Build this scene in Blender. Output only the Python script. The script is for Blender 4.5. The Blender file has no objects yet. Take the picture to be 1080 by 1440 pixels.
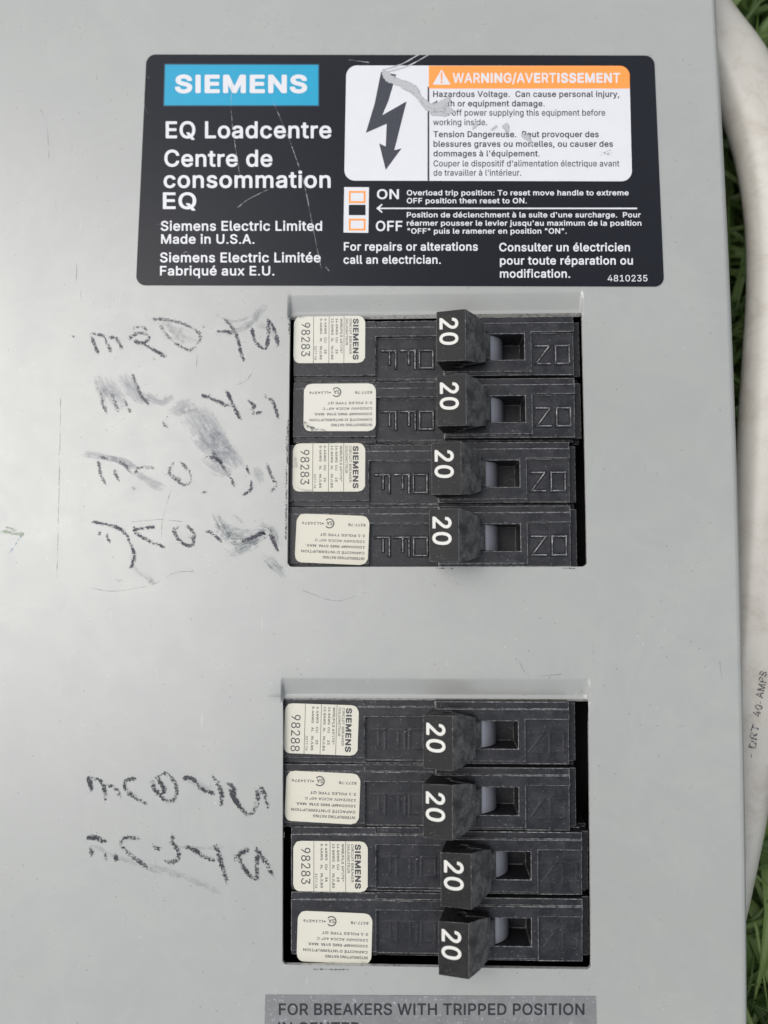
import bpy, bmesh, math, random
from mathutils import Vector, Matrix, noise as mnoise
from mathutils.geometry import tessellate_polygon, delaunay_2d_cdt

sc = bpy.context.scene
COL = sc.collection
MM = 0.001
random.seed(7)
R = math.radians

# ------------------------------------------------------------------ camera
FPX = 1300.0                      # focal length in photo pixels (photo 1080 x 1440)
BOW = 1310.0                      # the steel cover is very slightly bowed (radius in mm)
cam_dir = Vector((0.038, -0.085, 1.0)).normalized()
CAM = cam_dir * 182.0             # mm
cx_ = Vector((0, 1, 0)).cross(cam_dir).normalized()
cam_q = Matrix((cx_, cam_dir.cross(cx_), cam_dir)).transposed().to_quaternion()
cd = bpy.data.cameras.new('camera'); cam = bpy.data.objects.new('camera', cd); COL.objects.link(cam)
cam.location = CAM * MM
cam.rotation_mode = 'QUATERNION'; cam.rotation_quaternion = cam_q
cd.sensor_fit = 'VERTICAL'; cd.sensor_height = 7.53; cd.lens = 7.53 * FPX / 1440.0
cd.clip_start = 0.005; cd.clip_end = 200
cd.dof.use_dof = True; cd.dof.focus_distance = 0.181; cd.dof.aperture_fstop = 2.1
sc.camera = cam

# ------------------------------------------------------------------ sky and sun
SUN_EL, SUN_AZ = R(57), R(-76)    # azimuth from +Y towards +X
w = bpy.data.worlds.new('World'); sc.world = w; w.use_nodes = True
wn = w.node_tree.nodes; wl = w.node_tree.links
sky = wn.new('ShaderNodeTexSky'); sky.sky_type = 'NISHITA'; sky.sun_disc = False
sky.sun_elevation = SUN_EL; sky.sun_rotation = SUN_AZ
sky.air_density = 1.0; sky.dust_density = 3.0; sky.ozone_density = 1.0
hs = wn.new('ShaderNodeHueSaturation'); hs.inputs['Saturation'].default_value = 0.35
wl.new(sky.outputs[0], hs.inputs['Color'])
# broken overcast: the same soft cloud pattern over the whole dome
wtc = wn.new('ShaderNodeTexCoord'); wno = wn.new('ShaderNodeTexNoise'); wno.inputs['Scale'].default_value = 2.2
wno.inputs['Detail'].default_value = 4; wno.inputs['Roughness'].default_value = .5
wra = wn.new('ShaderNodeValToRGB'); wra.color_ramp.elements[0].position = .42; wra.color_ramp.elements[1].position = .56
wra.color_ramp.elements[0].color = (.38, .39, .41, 1); wra.color_ramp.elements[1].color = (1.95, 1.94, 1.92, 1)
wmx = wn.new('ShaderNodeMix'); wmx.data_type = 'RGBA'; wmx.blend_type = 'MULTIPLY'; wmx.inputs[0].default_value = 1
wl.new(wtc.outputs['Generated'], wno.inputs['Vector']); wl.new(wno.outputs['Fac'], wra.inputs[0])
wl.new(hs.outputs[0], wmx.inputs[6]); wl.new(wra.outputs[0], wmx.inputs[7]); wl.new(wmx.outputs[2], wn['Background'].inputs[0])
wn['Background'].inputs[1].default_value = 0.14
sl = bpy.data.lights.new('sun', 'SUN'); so = bpy.data.objects.new('sun', sl); COL.objects.link(so)
sl.energy = 1.1; sl.angle = R(48); sl.color = (1.0, 0.975, 0.94)
sun_v = Vector((math.sin(SUN_AZ) * math.cos(SUN_EL), math.cos(SUN_AZ) * math.cos(SUN_EL), math.sin(SUN_EL)))
so.rotation_mode = 'QUATERNION'; so.rotation_quaternion = sun_v.to_track_quat('Z', 'Y')
sc.view_settings.view_transform = 'Standard'; sc.view_settings.look = 'None'
sc.view_settings.exposure = 0.28; sc.view_settings.gamma = 1.0

# ------------------------------------------------------------------ measuring: photo pixel -> point on the bowed cover (mm)
def bow(y): return -y * y / (2 * BOW)
CB = cam_q.to_matrix()
def P(px, py, h=0.0):
    d = CB @ Vector(((px - 540) / FPX, (720 - py) / FPX, -1.0))
    t = 182.0
    for _ in range(8):
        p = CAM + d * t
        t += (p.z - (bow(p.y) + h)) / (-d.z)
    return CAM + d * t
def flat(px, py, h=0.0):
    p = P(px, py, h); return (p.x, p.y)

# ------------------------------------------------------------------ mesh helpers
def link_mesh(name, verts, faces, mat, parent=None, smooth=False, mats=None, midx=None, uvs=None):
    """verts in mm, in the parent's frame"""
    me = bpy.data.meshes.new(name)
    me.from_pydata([(v[0] * MM, v[1] * MM, v[2] * MM) for v in verts], [], faces)
    for m in (mats or [mat]): me.materials.append(m)
    if midx: me.polygons.foreach_set('material_index', midx)
    if smooth: me.polygons.foreach_set('use_smooth', [True] * len(faces))
    if uvs:
        uvl = me.uv_layers.new(name='UVMap')
        for l in me.loops: uvl.data[l.index].uv = uvs[l.vertex_index]
    me.update()
    o = bpy.data.objects.new(name, me); COL.objects.link(o)
    if parent: o.parent = parent
    return o
def tag(o, label=None, cat=None, group=None, kind=None):
    if label: o['label'] = label
    if cat: o['category'] = cat
    if group: o['group'] = group
    if kind: o['kind'] = kind
    return o
def empty(name, loc, rot=(0, 0, 0)):
    o = bpy.data.objects.new(name, None); COL.objects.link(o)
    o.location = Vector(loc) * MM; o.rotation_euler = rot; o.empty_display_size = 0.01
    return o
def copy_tree(o, parent=None):
    c = o.copy(); COL.objects.link(c); c.parent = parent
    for ch in list(o.children): copy_tree(ch, c)
    return c
def bevel(o, wd, seg=2, ang=35, mi=-1):
    b = o.modifiers.new('bevel', 'BEVEL'); b.width = wd * MM; b.segments = seg
    b.limit_method = 'ANGLE'; b.angle_limit = R(ang); b.material = mi; b.harden_normals = False
    return b

# ------------------------------------------------------------------ outline lettering (glyph outlines stored as points)
FONT_DATA = [
    [65,480,2,12,16,0,185,509,75,0,187,-509,-68,0,-108,302,-23,70,-32,106,13,0,-32,-107,-22,-69,-106,-302,4,110,142,0,57,260,0,0,-57],
    [66,456,3,26,60,0,0,509,181,0,48,-5,40,-13,30,-22,22,-27,13,-32,4,-36,-3,-30,-8,-24,-31,-34,-41,-19,0,-5,24,-5,24,-12,22,-18,17,-24,12,-30,4,-37,-5,-36,-13,-33,-23,-28,-33,-21,-43,-14,-54,-4,13,125,57,120,0,51,6,34,17,19,25,6,32,-3,24,-10,23,-15,19,-21,15,-27,10,-31,3,-123,0,12,125,285,113,0,50,11,20,13,15,17,10,22,3,24,-6,31,-17,26,-30,17,-43,6,-115,0],
    [67,510,1,49,267,-7,-62,8,-55,24,-46,38,-34,52,-22,64,-8,75,8,75,22,64,34,52,46,39,55,24,62,8,73,-12,33,-14,29,-19,25,-24,21,-29,15,-33,10,-37,-65,0,-19,47,-32,33,-42,21,-48,7,-44,-6,-39,-18,-34,-29,-25,-39,-16,-50,-6,-60,6,-60,16,-49,26,-40,33,-29,39,-17,44,-6,48,7,42,21,32,33,19,46,65,0,-10,-36,-15,-33,-20,-29,-26,-24,-29,-19,-32,-14,-36,-9],
    [68,502,2,30,219,0,-123,0,0,57,119,0,57,6,46,18,36,29,25,39,15,49,5,57,-5,57,-15,49,-25,38,-34,29,-45,18,-54,6,-128,0,0,57,132,0,69,-8,59,-23,46,-37,34,-50,22,-62,7,-74,-7,-74,-22,-62,-35,-51,-47,-37,-60,-23,4,125,509,0,-509,-65,0,0,509],
    [69,419,1,12,60,0,0,509,312,0,0,-57,-247,0,0,-166,230,0,0,-57,-230,0,0,-172,250,0,0,-57],
    [70,410,1,10,60,0,0,509,309,0,0,-57,-244,0,0,-174,221,0,0,-57,-221,0,0,-221],
    [71,520,1,54,269,-7,-64,8,-56,24,-45,39,-35,52,-22,63,-7,75,7,75,22,64,34,52,46,39,54,24,62,8,39,-3,36,-9,34,-15,29,-20,26,-24,20,-29,16,-32,9,-35,-66,0,-21,44,-31,34,-41,21,-50,8,-43,-6,-39,-18,-33,-28,-25,-40,-16,-50,-6,-60,6,-60,16,-49,26,-40,33,-29,40,-17,45,-6,40,4,36,14,29,22,22,30,14,37,5,42,19,-3,-151,0,0,57,195,0,0,-56,-7,-59,-20,-50,-32,-41,-42,-31,-51,-19],
    [72,517,1,12,60,0,0,509,65,0,0,-220,267,0,0,220,65,0,0,-509,-65,0,0,232,-267,0,0,-232],
    [73,300,1,12,31,0,0,57,87,0,0,395,-87,0,0,57,238,0,0,-57,-86,0,0,-395,86,0,0,-57],
    [74,396,1,22,185,-7,-61,10,-49,30,-31,48,-11,64,0,28,65,0,0,-28,6,-41,18,-30,27,-18,36,-6,35,6,28,18,18,30,6,41,0,364,64,0,0,-364,-10,-64,-32,-48,-48,-30],
    [75,467,3,9,104,145,0,71,35,45,35,42,38,41,152,165,84,0,-217,-233,-3,0,7,60,0,0,509,65,0,0,-175,-1,-109,1,-32,0,-193,4,372,0,-184,259,40,50,221,-309],
    [76,393,1,6,60,0,0,509,65,0,0,-452,236,0,0,-57],
    [77,628,1,40,60,0,0,509,92,0,125,-322,10,-28,12,-36,12,-39,11,-35,-15,0,11,34,12,38,12,37,10,29,124,322,92,0,0,-509,-64,0,0,291,0,36,1,42,1,44,1,44,6,0,-15,-48,-16,-46,-15,-41,-11,-31,-114,-291,-56,0,-116,291,-11,30,-14,40,-16,47,-17,49,7,0,1,-41,1,-44,1,-44,0,-37,0,-291],
    [78,523,1,24,60,0,0,509,76,0,207,-326,20,-32,25,-44,26,-52,-9,-1,-4,54,-2,49,0,38,0,314,64,0,0,-509,-76,0,-185,290,-25,41,-29,50,-40,71,11,2,3,-70,2,-56,1,-37,0,-291],
    [79,533,2,24,267,-7,-62,8,-55,24,-45,38,-35,52,-22,64,-8,75,8,75,22,64,35,52,45,39,55,24,62,8,62,-8,55,-24,45,-39,35,-52,22,-64,7,-75,-7,-75,-22,-64,-35,-52,-45,-38,-55,-24,24,267,53,43,6,39,17,34,29,25,39,17,50,5,60,-5,60,-17,51,-25,39,-34,29,-39,17,-43,6,-44,-6,-39,-17,-33,-29,-26,-40,-16,-50,-6,-60,6,-60,16,-50,26,-39,33,-29,39,-17],
    [80,445,1,32,60,0,0,509,175,0,54,-6,43,-16,34,-25,24,-32,14,-39,5,-43,-5,-44,-14,-39,-24,-32,-34,-26,-43,-16,-54,-5,-126,0,0,56,124,0,36,4,28,10,21,16,15,22,9,25,2,29,-2,28,-9,26,-15,21,-21,16,-29,10,-36,3,-107,0,0,-452],
    [81,533,3,8,245,159,68,0,56,-74,15,-20,84,-113,-67,0,-55,75,-15,19,24,267,-7,-62,8,-55,24,-45,38,-35,52,-22,64,-8,75,8,75,22,64,35,52,45,39,55,24,62,8,62,-8,55,-24,45,-39,35,-52,22,-64,7,-75,-7,-75,-22,-64,-35,-52,-45,-38,-55,-24,24,267,53,43,6,39,17,34,29,25,39,17,50,5,60,-5,60,-17,51,-25,39,-34,29,-39,17,-43,6,-44,-6,-39,-17,-33,-29,-26,-40,-16,-50,-6,-60,6,-60,16,-50,26,-39,33,-29,39,-17],
    [82,449,2,32,60,0,0,509,176,0,54,-5,43,-15,34,-24,23,-32,15,-38,4,-43,-4,-43,-15,-38,-23,-31,-34,-23,-44,-14,-53,-5,-140,0,0,57,138,0,35,3,29,9,21,14,15,19,8,24,3,28,-3,28,-8,25,-15,20,-21,15,-29,9,-36,3,-108,0,0,-452,4,353,0,-123,229,73,0,125,-229],
    [83,447,1,66,224,-9,-52,5,-44,13,-37,22,-27,29,-18,36,-8,41,66,0,6,-27,13,-22,19,-17,24,-12,58,-10,33,3,29,8,25,14,18,18,12,22,5,25,-4,22,-10,18,-36,26,-51,17,-61,17,-56,21,-42,29,-26,37,-8,46,6,41,17,35,27,28,36,22,42,13,47,5,48,-5,41,-13,35,-22,26,-27,17,-34,7,-37,-64,0,-11,34,-24,25,-35,16,-42,6,-31,-3,-27,-8,-22,-13,-16,-17,-11,-20,-3,-22,4,-24,12,-18,38,-26,43,-15,52,-14,48,-15,47,-26,36,-40,10,-27,3,-32,-5,-40,-17,-35,-26,-30,-37,-23,-45,-15],
    [84,449,1,8,32,452,0,57,385,0,0,-57,-160,0,0,-452,-64,0,0,452],
    [85,517,1,30,259,-8,-56,6,-49,17,-40,28,-29,37,-19,44,-6,49,0,336,64,0,0,-331,4,-34,13,-31,19,-26,27,-19,33,-12,39,-4,39,4,33,12,26,19,20,26,12,31,4,34,0,331,64,0,0,-336,-6,-49,-18,-44,-30,-37,-40,-28,-48,-17],
    [86,480,1,12,204,0,-188,509,68,0,108,-303,23,-69,33,-106,-13,0,32,107,23,68,105,303,68,0,-185,-509],
    [87,686,1,32,155,0,-139,509,66,0,81,-313,12,-51,12,-51,10,-54,-8,0,11,54,11,51,13,51,82,313,74,0,82,-313,12,-51,12,-51,11,-54,-9,0,11,54,11,51,13,51,80,313,67,0,-140,-509,-75,0,-87,323,-17,68,-15,84,14,0,-15,-80,-17,-72,-88,-323],
    [88,474,1,28,18,0,199,284,0,-48,-188,273,75,0,74,-109,26,-39,19,-32,20,-37,-11,0,20,37,20,32,26,39,76,109,72,0,-187,-270,0,48,197,-287,-74,0,-90,129,-24,36,-18,30,-20,36,14,0,-19,-35,-19,-30,-24,-37,-91,-129],
    [89,472,1,14,203,0,0,208,-187,301,75,0,101,-165,30,-52,28,-62,-26,0,27,63,29,51,101,165,74,0,-187,-301,0,-208],
    [90,438,1,20,42,0,0,46,231,339,33,46,35,45,7,-22,-63,-2,-62,0,-183,0,0,57,357,0,0,-47,-228,-333,-35,-48,-37,-48,-7,21,62,3,62,0,185,0,0,-57],
    [97,389,2,42,160,-9,-34,4,-32,10,-26,17,-20,23,-13,28,-5,35,4,30,9,23,15,18,20,14,47,18,53,9,56,7,31,8,8,8,3,12,0,2,-9,40,-27,25,-44,9,-47,-9,-31,-21,-18,-27,-59,17,16,31,22,24,25,18,29,11,61,9,45,-5,47,-19,20,-17,16,-23,11,-30,4,-39,0,-251,-60,0,0,52,-5,0,-20,-27,-37,-24,18,170,45,32,4,26,10,20,15,15,19,9,22,4,23,0,52,-17,-8,-28,-6,-31,-5,-25,-3,-41,-9,-31,-20,-8,-15,-3,-19,10,-33,28,-20],
    [98,424,2,27,229,-8,-31,3,-26,9,-34,27,-20,28,-6,0,0,-59,-59,0,0,509,61,0,0,-190,4,0,19,27,34,27,26,8,32,3,45,-6,39,-17,32,-29,25,-39,15,-48,5,-56,-5,-56,-15,-49,-24,-39,-33,-29,-39,-18,24,220,47,33,4,26,15,22,22,15,29,9,34,3,38,-3,38,-9,34,-15,29,-21,21,-27,14,-33,5,-32,-5,-27,-13,-21,-21,-15,-28,-9,-34,-3,-40,3,-39,9,-35,15,-29,22,-21,26,-14],
    [99,396,1,42,207,-8,-48,6,-42,18,-35,30,-26,39,-16,48,-6,54,6,56,16,48,26,39,35,30,42,18,48,6,53,-7,45,-21,35,-34,22,-45,-59,-15,-13,27,-20,22,-28,14,-35,5,-34,-5,-28,-15,-21,-23,-16,-29,-9,-34,-3,-37,3,-36,9,-34,16,-28,21,-23,28,-15,34,-5,36,6,28,14,21,23,12,28,59,-15,-22,-46,-35,-35,-45,-22],
    [100,424,2,27,195,-8,-44,6,-40,18,-32,29,-24,39,-16,49,-5,56,5,56,16,48,24,39,33,29,39,17,45,6,32,-3,25,-8,34,-27,19,-27,5,0,0,190,61,0,0,-509,-59,0,0,59,-6,0,-20,-28,-35,-27,-25,-9,24,205,47,31,4,27,14,21,21,15,29,10,35,3,39,-3,40,-9,34,-16,28,-21,21,-26,13,-32,5,-33,-5,-27,-14,-21,-21,-16,-29,-9,-34,-3,-38,3,-38,10,-34,15,-29,21,-22,27,-15],
    [101,404,1,53,212,-8,-51,6,-44,18,-35,30,-26,39,-16,47,-6,55,5,55,16,48,26,39,34,30,42,19,48,6,61,-10,28,-13,25,-20,22,-26,16,-33,11,-40,3,-48,0,-25,-296,0,0,52,263,0,-28,-19,-3,35,-9,32,-15,25,-20,20,-26,12,-32,4,-32,-4,-27,-13,-21,-19,-16,-24,-10,-29,-3,-30,0,-33,4,-39,10,-33,18,-26,23,-19,28,-11,33,-4,42,7,31,20,21,32,59,-14,-12,-28,-18,-24,-24,-20,-28,-15,-34,-9],
    [102,254,2,4,228,379,0,-52,-222,0,0,52,17,81,0,0,432,3,29,12,25,17,19,22,14,52,11,35,-3,21,-6,-16,-53,-12,4,-20,2,-24,-4,-17,-10,-9,-17,-3,-24,0,-419],
    [103,425,2,44,207,-151,-39,3,-34,8,-52,30,-31,41,50,28,21,-25,32,-22,53,-9,42,5,33,17,22,28,7,41,0,74,-5,0,-19,-27,-35,-25,-25,-8,-32,-3,-43,5,-39,17,-33,26,-25,37,-16,46,-5,55,5,55,16,47,25,39,32,29,40,17,44,6,32,-2,25,-9,35,-27,20,-27,5,0,0,60,59,0,0,-388,-5,-45,-17,-36,-26,-27,-33,-19,-40,-11,24,205,59,32,4,27,12,21,20,15,26,9,33,3,39,-3,38,-9,33,-15,27,-21,21,-27,13,-32,5,-33,-5,-27,-13,-21,-22,-15,-28,-10,-33,-3,-36,3,-38,10,-32,15,-27,21,-20,27,-13],
    [104,410,1,29,114,227,0,-227,-61,0,0,509,61,0,0,-222,-12,0,22,45,28,30,35,17,40,5,37,-4,31,-11,26,-20,20,-28,12,-36,4,-45,0,-240,-61,0,0,235,-6,40,-17,29,-27,19,-36,6,-26,-3,-23,-9,-20,-14,-15,-20,-9,-26],
    [105,167,2,4,53,0,0,379,61,0,0,-379,16,84,443,-17,3,-13,9,-10,13,-3,15,3,16,10,13,13,9,17,3,16,-3,14,-9,9,-13,3,-16,-3,-15,-9,-13,-14,-9],
    [106,167,2,16,53,379,61,0,0,-409,-3,-33,-9,-27,-16,-23,-21,-16,-28,-10,-33,-4,-14,0,0,56,12,0,23,4,15,11,10,18,3,25,16,83,443,-16,3,-14,9,-9,13,-3,15,3,16,9,13,14,9,16,3,17,-3,14,-9,9,-13,3,-16,-3,-15,-9,-13,-14,-9],
    [107,381,3,7,110,137,0,75,11,0,163,167,76,0,-176,-180,-7,0,4,53,0,0,509,61,0,0,-509,4,294,0,-146,186,43,43,181,-229],
    [108,189,1,15,139,-2,-38,5,-27,17,-16,27,-5,37,0,425,61,0,0,-410,6,-37,10,-8,16,-2,14,1,10,1,11,-51,-19,-4],
    [109,610,1,48,53,0,0,379,59,0,0,-84,-4,0,10,28,14,23,40,30,47,10,38,-6,30,-19,22,-30,12,-36,-9,0,10,26,15,22,44,32,56,11,31,-3,29,-11,25,-18,19,-26,12,-32,4,-41,0,-255,-61,0,0,254,-6,35,-17,24,-26,13,-28,4,-24,-2,-21,-8,-29,-30,-10,-43,0,-247,-61,0,0,260,-5,28,-16,23,-24,15,-30,4,-41,-10,-18,-13,-14,-18,-9,-23,-3,-28,0,-238],
    [110,410,1,29,114,227,0,-227,-61,0,0,379,59,0,0,-92,-10,0,22,45,28,30,35,17,40,5,37,-4,31,-11,26,-20,20,-28,12,-36,4,-45,0,-240,-61,0,0,235,-6,40,-17,29,-27,19,-36,6,-26,-3,-23,-9,-20,-14,-15,-20,-9,-26],
    [111,415,2,24,207,-8,-48,6,-42,18,-35,30,-26,39,-16,48,-6,54,6,56,16,48,26,39,35,30,42,18,48,6,49,-6,43,-18,34,-30,26,-39,17,-48,5,-56,-5,-54,-17,-48,-26,-39,-34,-30,-43,-18,24,207,46,35,5,28,15,22,23,15,28,9,34,3,36,-3,37,-9,34,-15,29,-22,23,-28,15,-35,5,-34,-5,-28,-15,-21,-23,-16,-29,-9,-34,-3,-37,3,-36,9,-34,16,-28,21,-23,28,-15],
    [112,424,2,27,53,-143,0,522,59,0,0,-60,6,0,19,27,34,27,26,8,32,3,45,-6,39,-17,32,-29,25,-39,15,-48,5,-56,-5,-56,-15,-49,-24,-39,-33,-29,-39,-18,-45,-6,-31,3,-25,9,-35,27,-20,28,-4,0,0,-202,24,220,47,33,4,26,15,22,22,15,29,9,34,3,38,-3,38,-9,34,-15,29,-21,21,-27,14,-33,5,-32,-5,-27,-13,-21,-21,-15,-28,-9,-34,-3,-40,3,-39,9,-35,15,-29,22,-21,26,-14],
    [113,424,2,27,372,-143,-61,0,0,202,-5,0,-19,-28,-35,-27,-25,-9,-32,-3,-44,6,-40,18,-32,29,-24,39,-16,49,-5,56,5,56,16,48,24,39,33,29,39,17,45,6,32,-3,25,-8,34,-27,20,-27,6,0,0,60,59,0,24,205,47,31,4,27,14,21,21,15,29,10,35,3,39,-3,40,-9,34,-16,28,-21,21,-26,13,-32,5,-33,-5,-27,-14,-21,-21,-16,-29,-9,-34,-3,-38,3,-38,10,-34,15,-29,21,-22,27,-15],
    [114,259,1,21,53,0,0,379,59,0,0,-58,3,0,15,26,22,20,29,13,32,5,16,-1,14,0,0,-62,-13,2,-23,2,-25,-3,-23,-8,-19,-14,-14,-17,-9,-22,-3,-25,0,-237],
    [115,365,1,58,182,-8,-37,3,-33,8,-28,15,-22,20,-17,25,-9,31,58,13,11,-28,19,-19,26,-11,31,-4,36,5,27,12,18,19,6,22,-3,18,-11,15,-17,11,-25,8,-63,15,-45,16,-32,22,-19,29,-6,37,4,31,14,27,22,22,28,16,34,11,38,3,36,-3,31,-9,25,-14,20,-19,25,-49,-56,-13,-10,21,-15,18,-24,12,-32,5,-31,-4,-25,-12,-17,-18,-5,-22,3,-19,12,-15,48,-20,57,-14,46,-15,31,-23,19,-29,6,-35,-5,-32,-14,-28,-22,-23,-30,-18,-37,-11],
    [116,227,2,4,204,379,0,-52,-198,0,0,52,16,65,471,61,0,0,-373,2,-22,8,-15,14,-8,20,-3,15,1,17,3,11,-52,-21,-5,-24,-1,-43,6,-33,19,-20,31,-7,41],
    [117,410,1,29,182,-5,-36,4,-31,12,-26,20,-20,28,-12,36,-4,44,0,240,61,0,0,-235,5,-39,18,-30,27,-19,36,-6,26,3,23,9,19,15,15,20,10,25,3,31,0,226,61,0,0,-379,-59,0,0,92,9,0,-21,-45,-29,-30,-35,-17],
    [118,389,1,12,163,0,-146,379,67,0,81,-224,22,-68,19,-66,-22,0,19,66,21,68,81,224,66,0,-145,-379],
    [119,567,1,30,138,0,-115,379,64,0,46,-165,21,-77,21,-96,-10,0,21,94,20,79,46,165,64,0,46,-165,20,-78,20,-95,-11,0,22,94,21,79,46,165,65,0,-116,-379,-61,0,-49,172,-14,53,-14,55,-14,58,14,0,-14,-58,-14,-55,-15,-53,-49,-172],
    [120,379,1,24,21,0,150,218,0,-47,-142,208,71,0,47,-73,32,-53,28,-47,-32,0,27,47,31,53,49,73,70,0,-143,-210,0,45,149,-214,-71,0,-56,85,-31,51,-27,46,32,0,-27,-46,-30,-51,-57,-85],
    [121,389,1,22,47,-139,14,53,10,-1,33,-2,26,15,21,38,12,35,-146,380,67,0,81,-224,22,-68,19,-66,-22,0,18,66,22,68,81,224,66,0,-167,-437,-27,-49,-38,-29,-48,-9,-26,2],
    [122,380,1,12,42,0,0,46,212,274,0,3,-206,0,0,56,285,0,0,-48,-207,-271,0,-4,213,0,0,-56],
    [48,453,2,24,227,-7,-53,8,-44,23,-35,38,-26,51,-16,65,-5,76,5,76,16,65,26,52,35,37,44,24,53,8,52,-8,44,-24,35,-37,26,-52,16,-65,5,-76,-5,-76,-16,-65,-25,-51,-36,-38,-44,-23,24,227,50,34,6,29,18,23,29,17,41,10,50,4,60,-4,60,-10,51,-17,40,-23,30,-29,18,-34,7,-35,-7,-29,-18,-23,-30,-17,-40,-10,-51,-4,-60,4,-60,10,-50,17,-41,23,-29,29,-18],
    [49,453,2,4,76,0,0,55,315,0,0,-55,8,276,509,0,-509,-64,0,0,448,-3,0,-123,-90,0,69,112,82],
    [50,453,1,37,64,0,0,47,170,182,48,53,29,45,9,44,-3,26,-9,22,-15,17,-20,13,-49,11,-28,-3,-24,-10,-19,-14,-14,-20,-9,-23,-3,-28,-61,0,5,43,15,37,25,31,32,23,39,15,43,5,43,-5,38,-14,31,-23,24,-29,15,-34,5,-39,-10,-54,-35,-59,-69,-79,-114,-120,0,-3,236,0,0,-57],
    [51,453,1,45,218,-7,-45,4,-40,13,-35,20,-28,27,-18,34,-8,41,65,0,6,-25,11,-20,18,-16,21,-12,54,-9,56,11,22,13,18,19,10,23,4,29,-3,27,-10,24,-17,21,-24,17,-33,10,-41,4,-44,0,0,51,131,149,0,4,-218,0,0,57,302,0,0,-48,-161,-183,0,11,53,-1,44,-12,36,-23,27,-31,16,-36,6,-41,-6,-42,-17,-37,-26,-30,-35,-24,-43,-14],
    [52,453,2,8,40,105,0,53,207,351,64,0,-202,-343,0,-3,304,0,0,-58,6,282,0,0,121,0,25,0,172,61,0,0,-318],
    [53,453,1,48,221,-7,-43,5,-38,13,-32,21,-25,28,-17,33,-6,37,62,0,5,-22,11,-19,35,-29,48,-10,29,3,26,11,22,18,16,22,10,27,4,31,-4,31,-10,28,-17,23,-22,18,-27,11,-30,4,-51,-9,-39,-22,-61,7,29,256,270,0,0,-57,-215,0,-17,-151,2,0,42,24,51,9,34,-4,31,-9,27,-15,24,-21,19,-25,15,-29,9,-32,3,-36,-6,-46,-16,-41,-26,-35,-34,-26,-41,-16],
    [54,453,2,28,226,-7,-44,6,-40,16,-33,25,-25,34,-15,41,-5,47,4,37,12,40,57,101,115,169,70,0,-171,-248,-6,0,20,27,31,19,39,7,43,-5,38,-14,30,-24,24,-31,14,-39,5,-44,-5,-45,-16,-39,-25,-34,-33,-25,-39,-16,24,226,48,28,4,25,11,20,16,15,22,10,27,3,29,-3,30,-10,26,-15,22,-20,16,-25,11,-28,3,-28,-3,-24,-10,-21,-17,-15,-21,-10,-26,-3,-30,3,-30,10,-26,15,-23,21,-16,24,-11],
    [55,453,1,8,97,0,226,448,0,4,-261,0,0,57,329,0,0,-60,-226,-449],
    [56,453,3,46,226,-7,-48,5,-42,13,-35,22,-27,29,-17,34,-5,39,3,31,10,29,16,25,20,21,24,15,28,9,0,2,-34,15,-26,26,-17,34,-6,38,5,37,15,33,24,27,32,21,38,13,42,5,43,-5,37,-13,31,-21,24,-27,16,-33,5,-37,-6,-38,-17,-34,-26,-26,-33,-15,0,-2,27,-9,24,-15,21,-21,15,-25,10,-29,4,-31,-6,-39,-17,-34,-26,-29,-35,-22,-42,-13,24,226,49,32,3,27,8,22,14,16,17,10,22,4,26,-4,26,-11,24,-17,19,-22,15,-27,9,-30,3,-30,-3,-27,-9,-22,-15,-17,-19,-11,-24,-4,-26,4,-26,10,-22,16,-17,22,-14,28,-8,20,226,290,48,10,19,13,14,17,9,21,3,25,-3,23,-8,21,-14,17,-19,12,-49,11,-49,-11,-18,-12,-14,-17,-9,-21,-3,-23,3,-25,9,-21,14,-17,19,-13],
    [57,453,2,28,226,516,45,-6,39,-16,33,-26,25,-34,16,-41,5,-46,-4,-38,-12,-39,-58,-102,-115,-168,-70,0,171,248,6,0,-20,-27,-30,-19,-39,-7,-43,4,-38,15,-31,23,-23,32,-15,38,-4,45,5,45,16,39,25,33,33,25,39,16,24,226,460,-27,-3,-25,-11,-20,-17,-16,-22,-9,-26,-4,-29,4,-30,9,-27,16,-21,20,-17,25,-10,27,-4,28,4,25,10,20,16,15,22,10,26,3,29,-3,31,-10,26,-15,22,-20,17,-25,11],
    [46,188,1,16,95,-4,-17,3,-15,10,-10,15,-3,17,3,18,10,14,15,10,17,4,18,-4,15,-10,10,-14,3,-18,-3,-17,-10,-15,-15,-10],
    [44,188,1,4,38,-119,30,190,69,0,-53,-190],
    [58,188,2,16,95,-4,-17,3,-15,10,-10,15,-3,17,3,18,10,14,15,10,17,4,18,-4,15,-10,10,-14,3,-18,-3,-17,-10,-15,-15,-10,16,95,271,-17,3,-15,10,-10,15,-3,17,3,18,10,15,15,10,17,3,18,-3,15,-10,10,-15,3,-18,-3,-17,-10,-15,-15,-10],
    [47,249,1,4,235,533,-164,-609,-57,0,164,609],
    [45,453,1,4,337,244,0,-56,-223,0,0,56],
    [39,206,1,4,78,318,-8,191,66,0,-8,-191],
    [34,321,2,4,78,318,-8,191,66,0,-8,-191,4,193,318,-8,191,65,0,-7,-191],
    [33,196,2,4,67,160,-4,349,69,0,-4,-349,16,98,-4,-17,3,-15,10,-10,15,-4,17,4,17,10,15,15,10,17,3,18,-3,14,-10,10,-15,3,-17,-3,-17,-10,-15,-14,-10],
    [176,316,2,24,158,283,-30,4,-27,11,-24,18,-18,24,-12,27,-4,30,4,31,12,27,18,24,24,18,27,12,30,4,30,-4,28,-12,23,-18,18,-24,12,-27,4,-31,-4,-30,-12,-27,-18,-24,-23,-18,-28,-11,12,158,334,32,9,23,23,9,31,-9,33,-23,23,-32,9,-32,-9,-23,-23,-8,-33,8,-31,23,-23],
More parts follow.
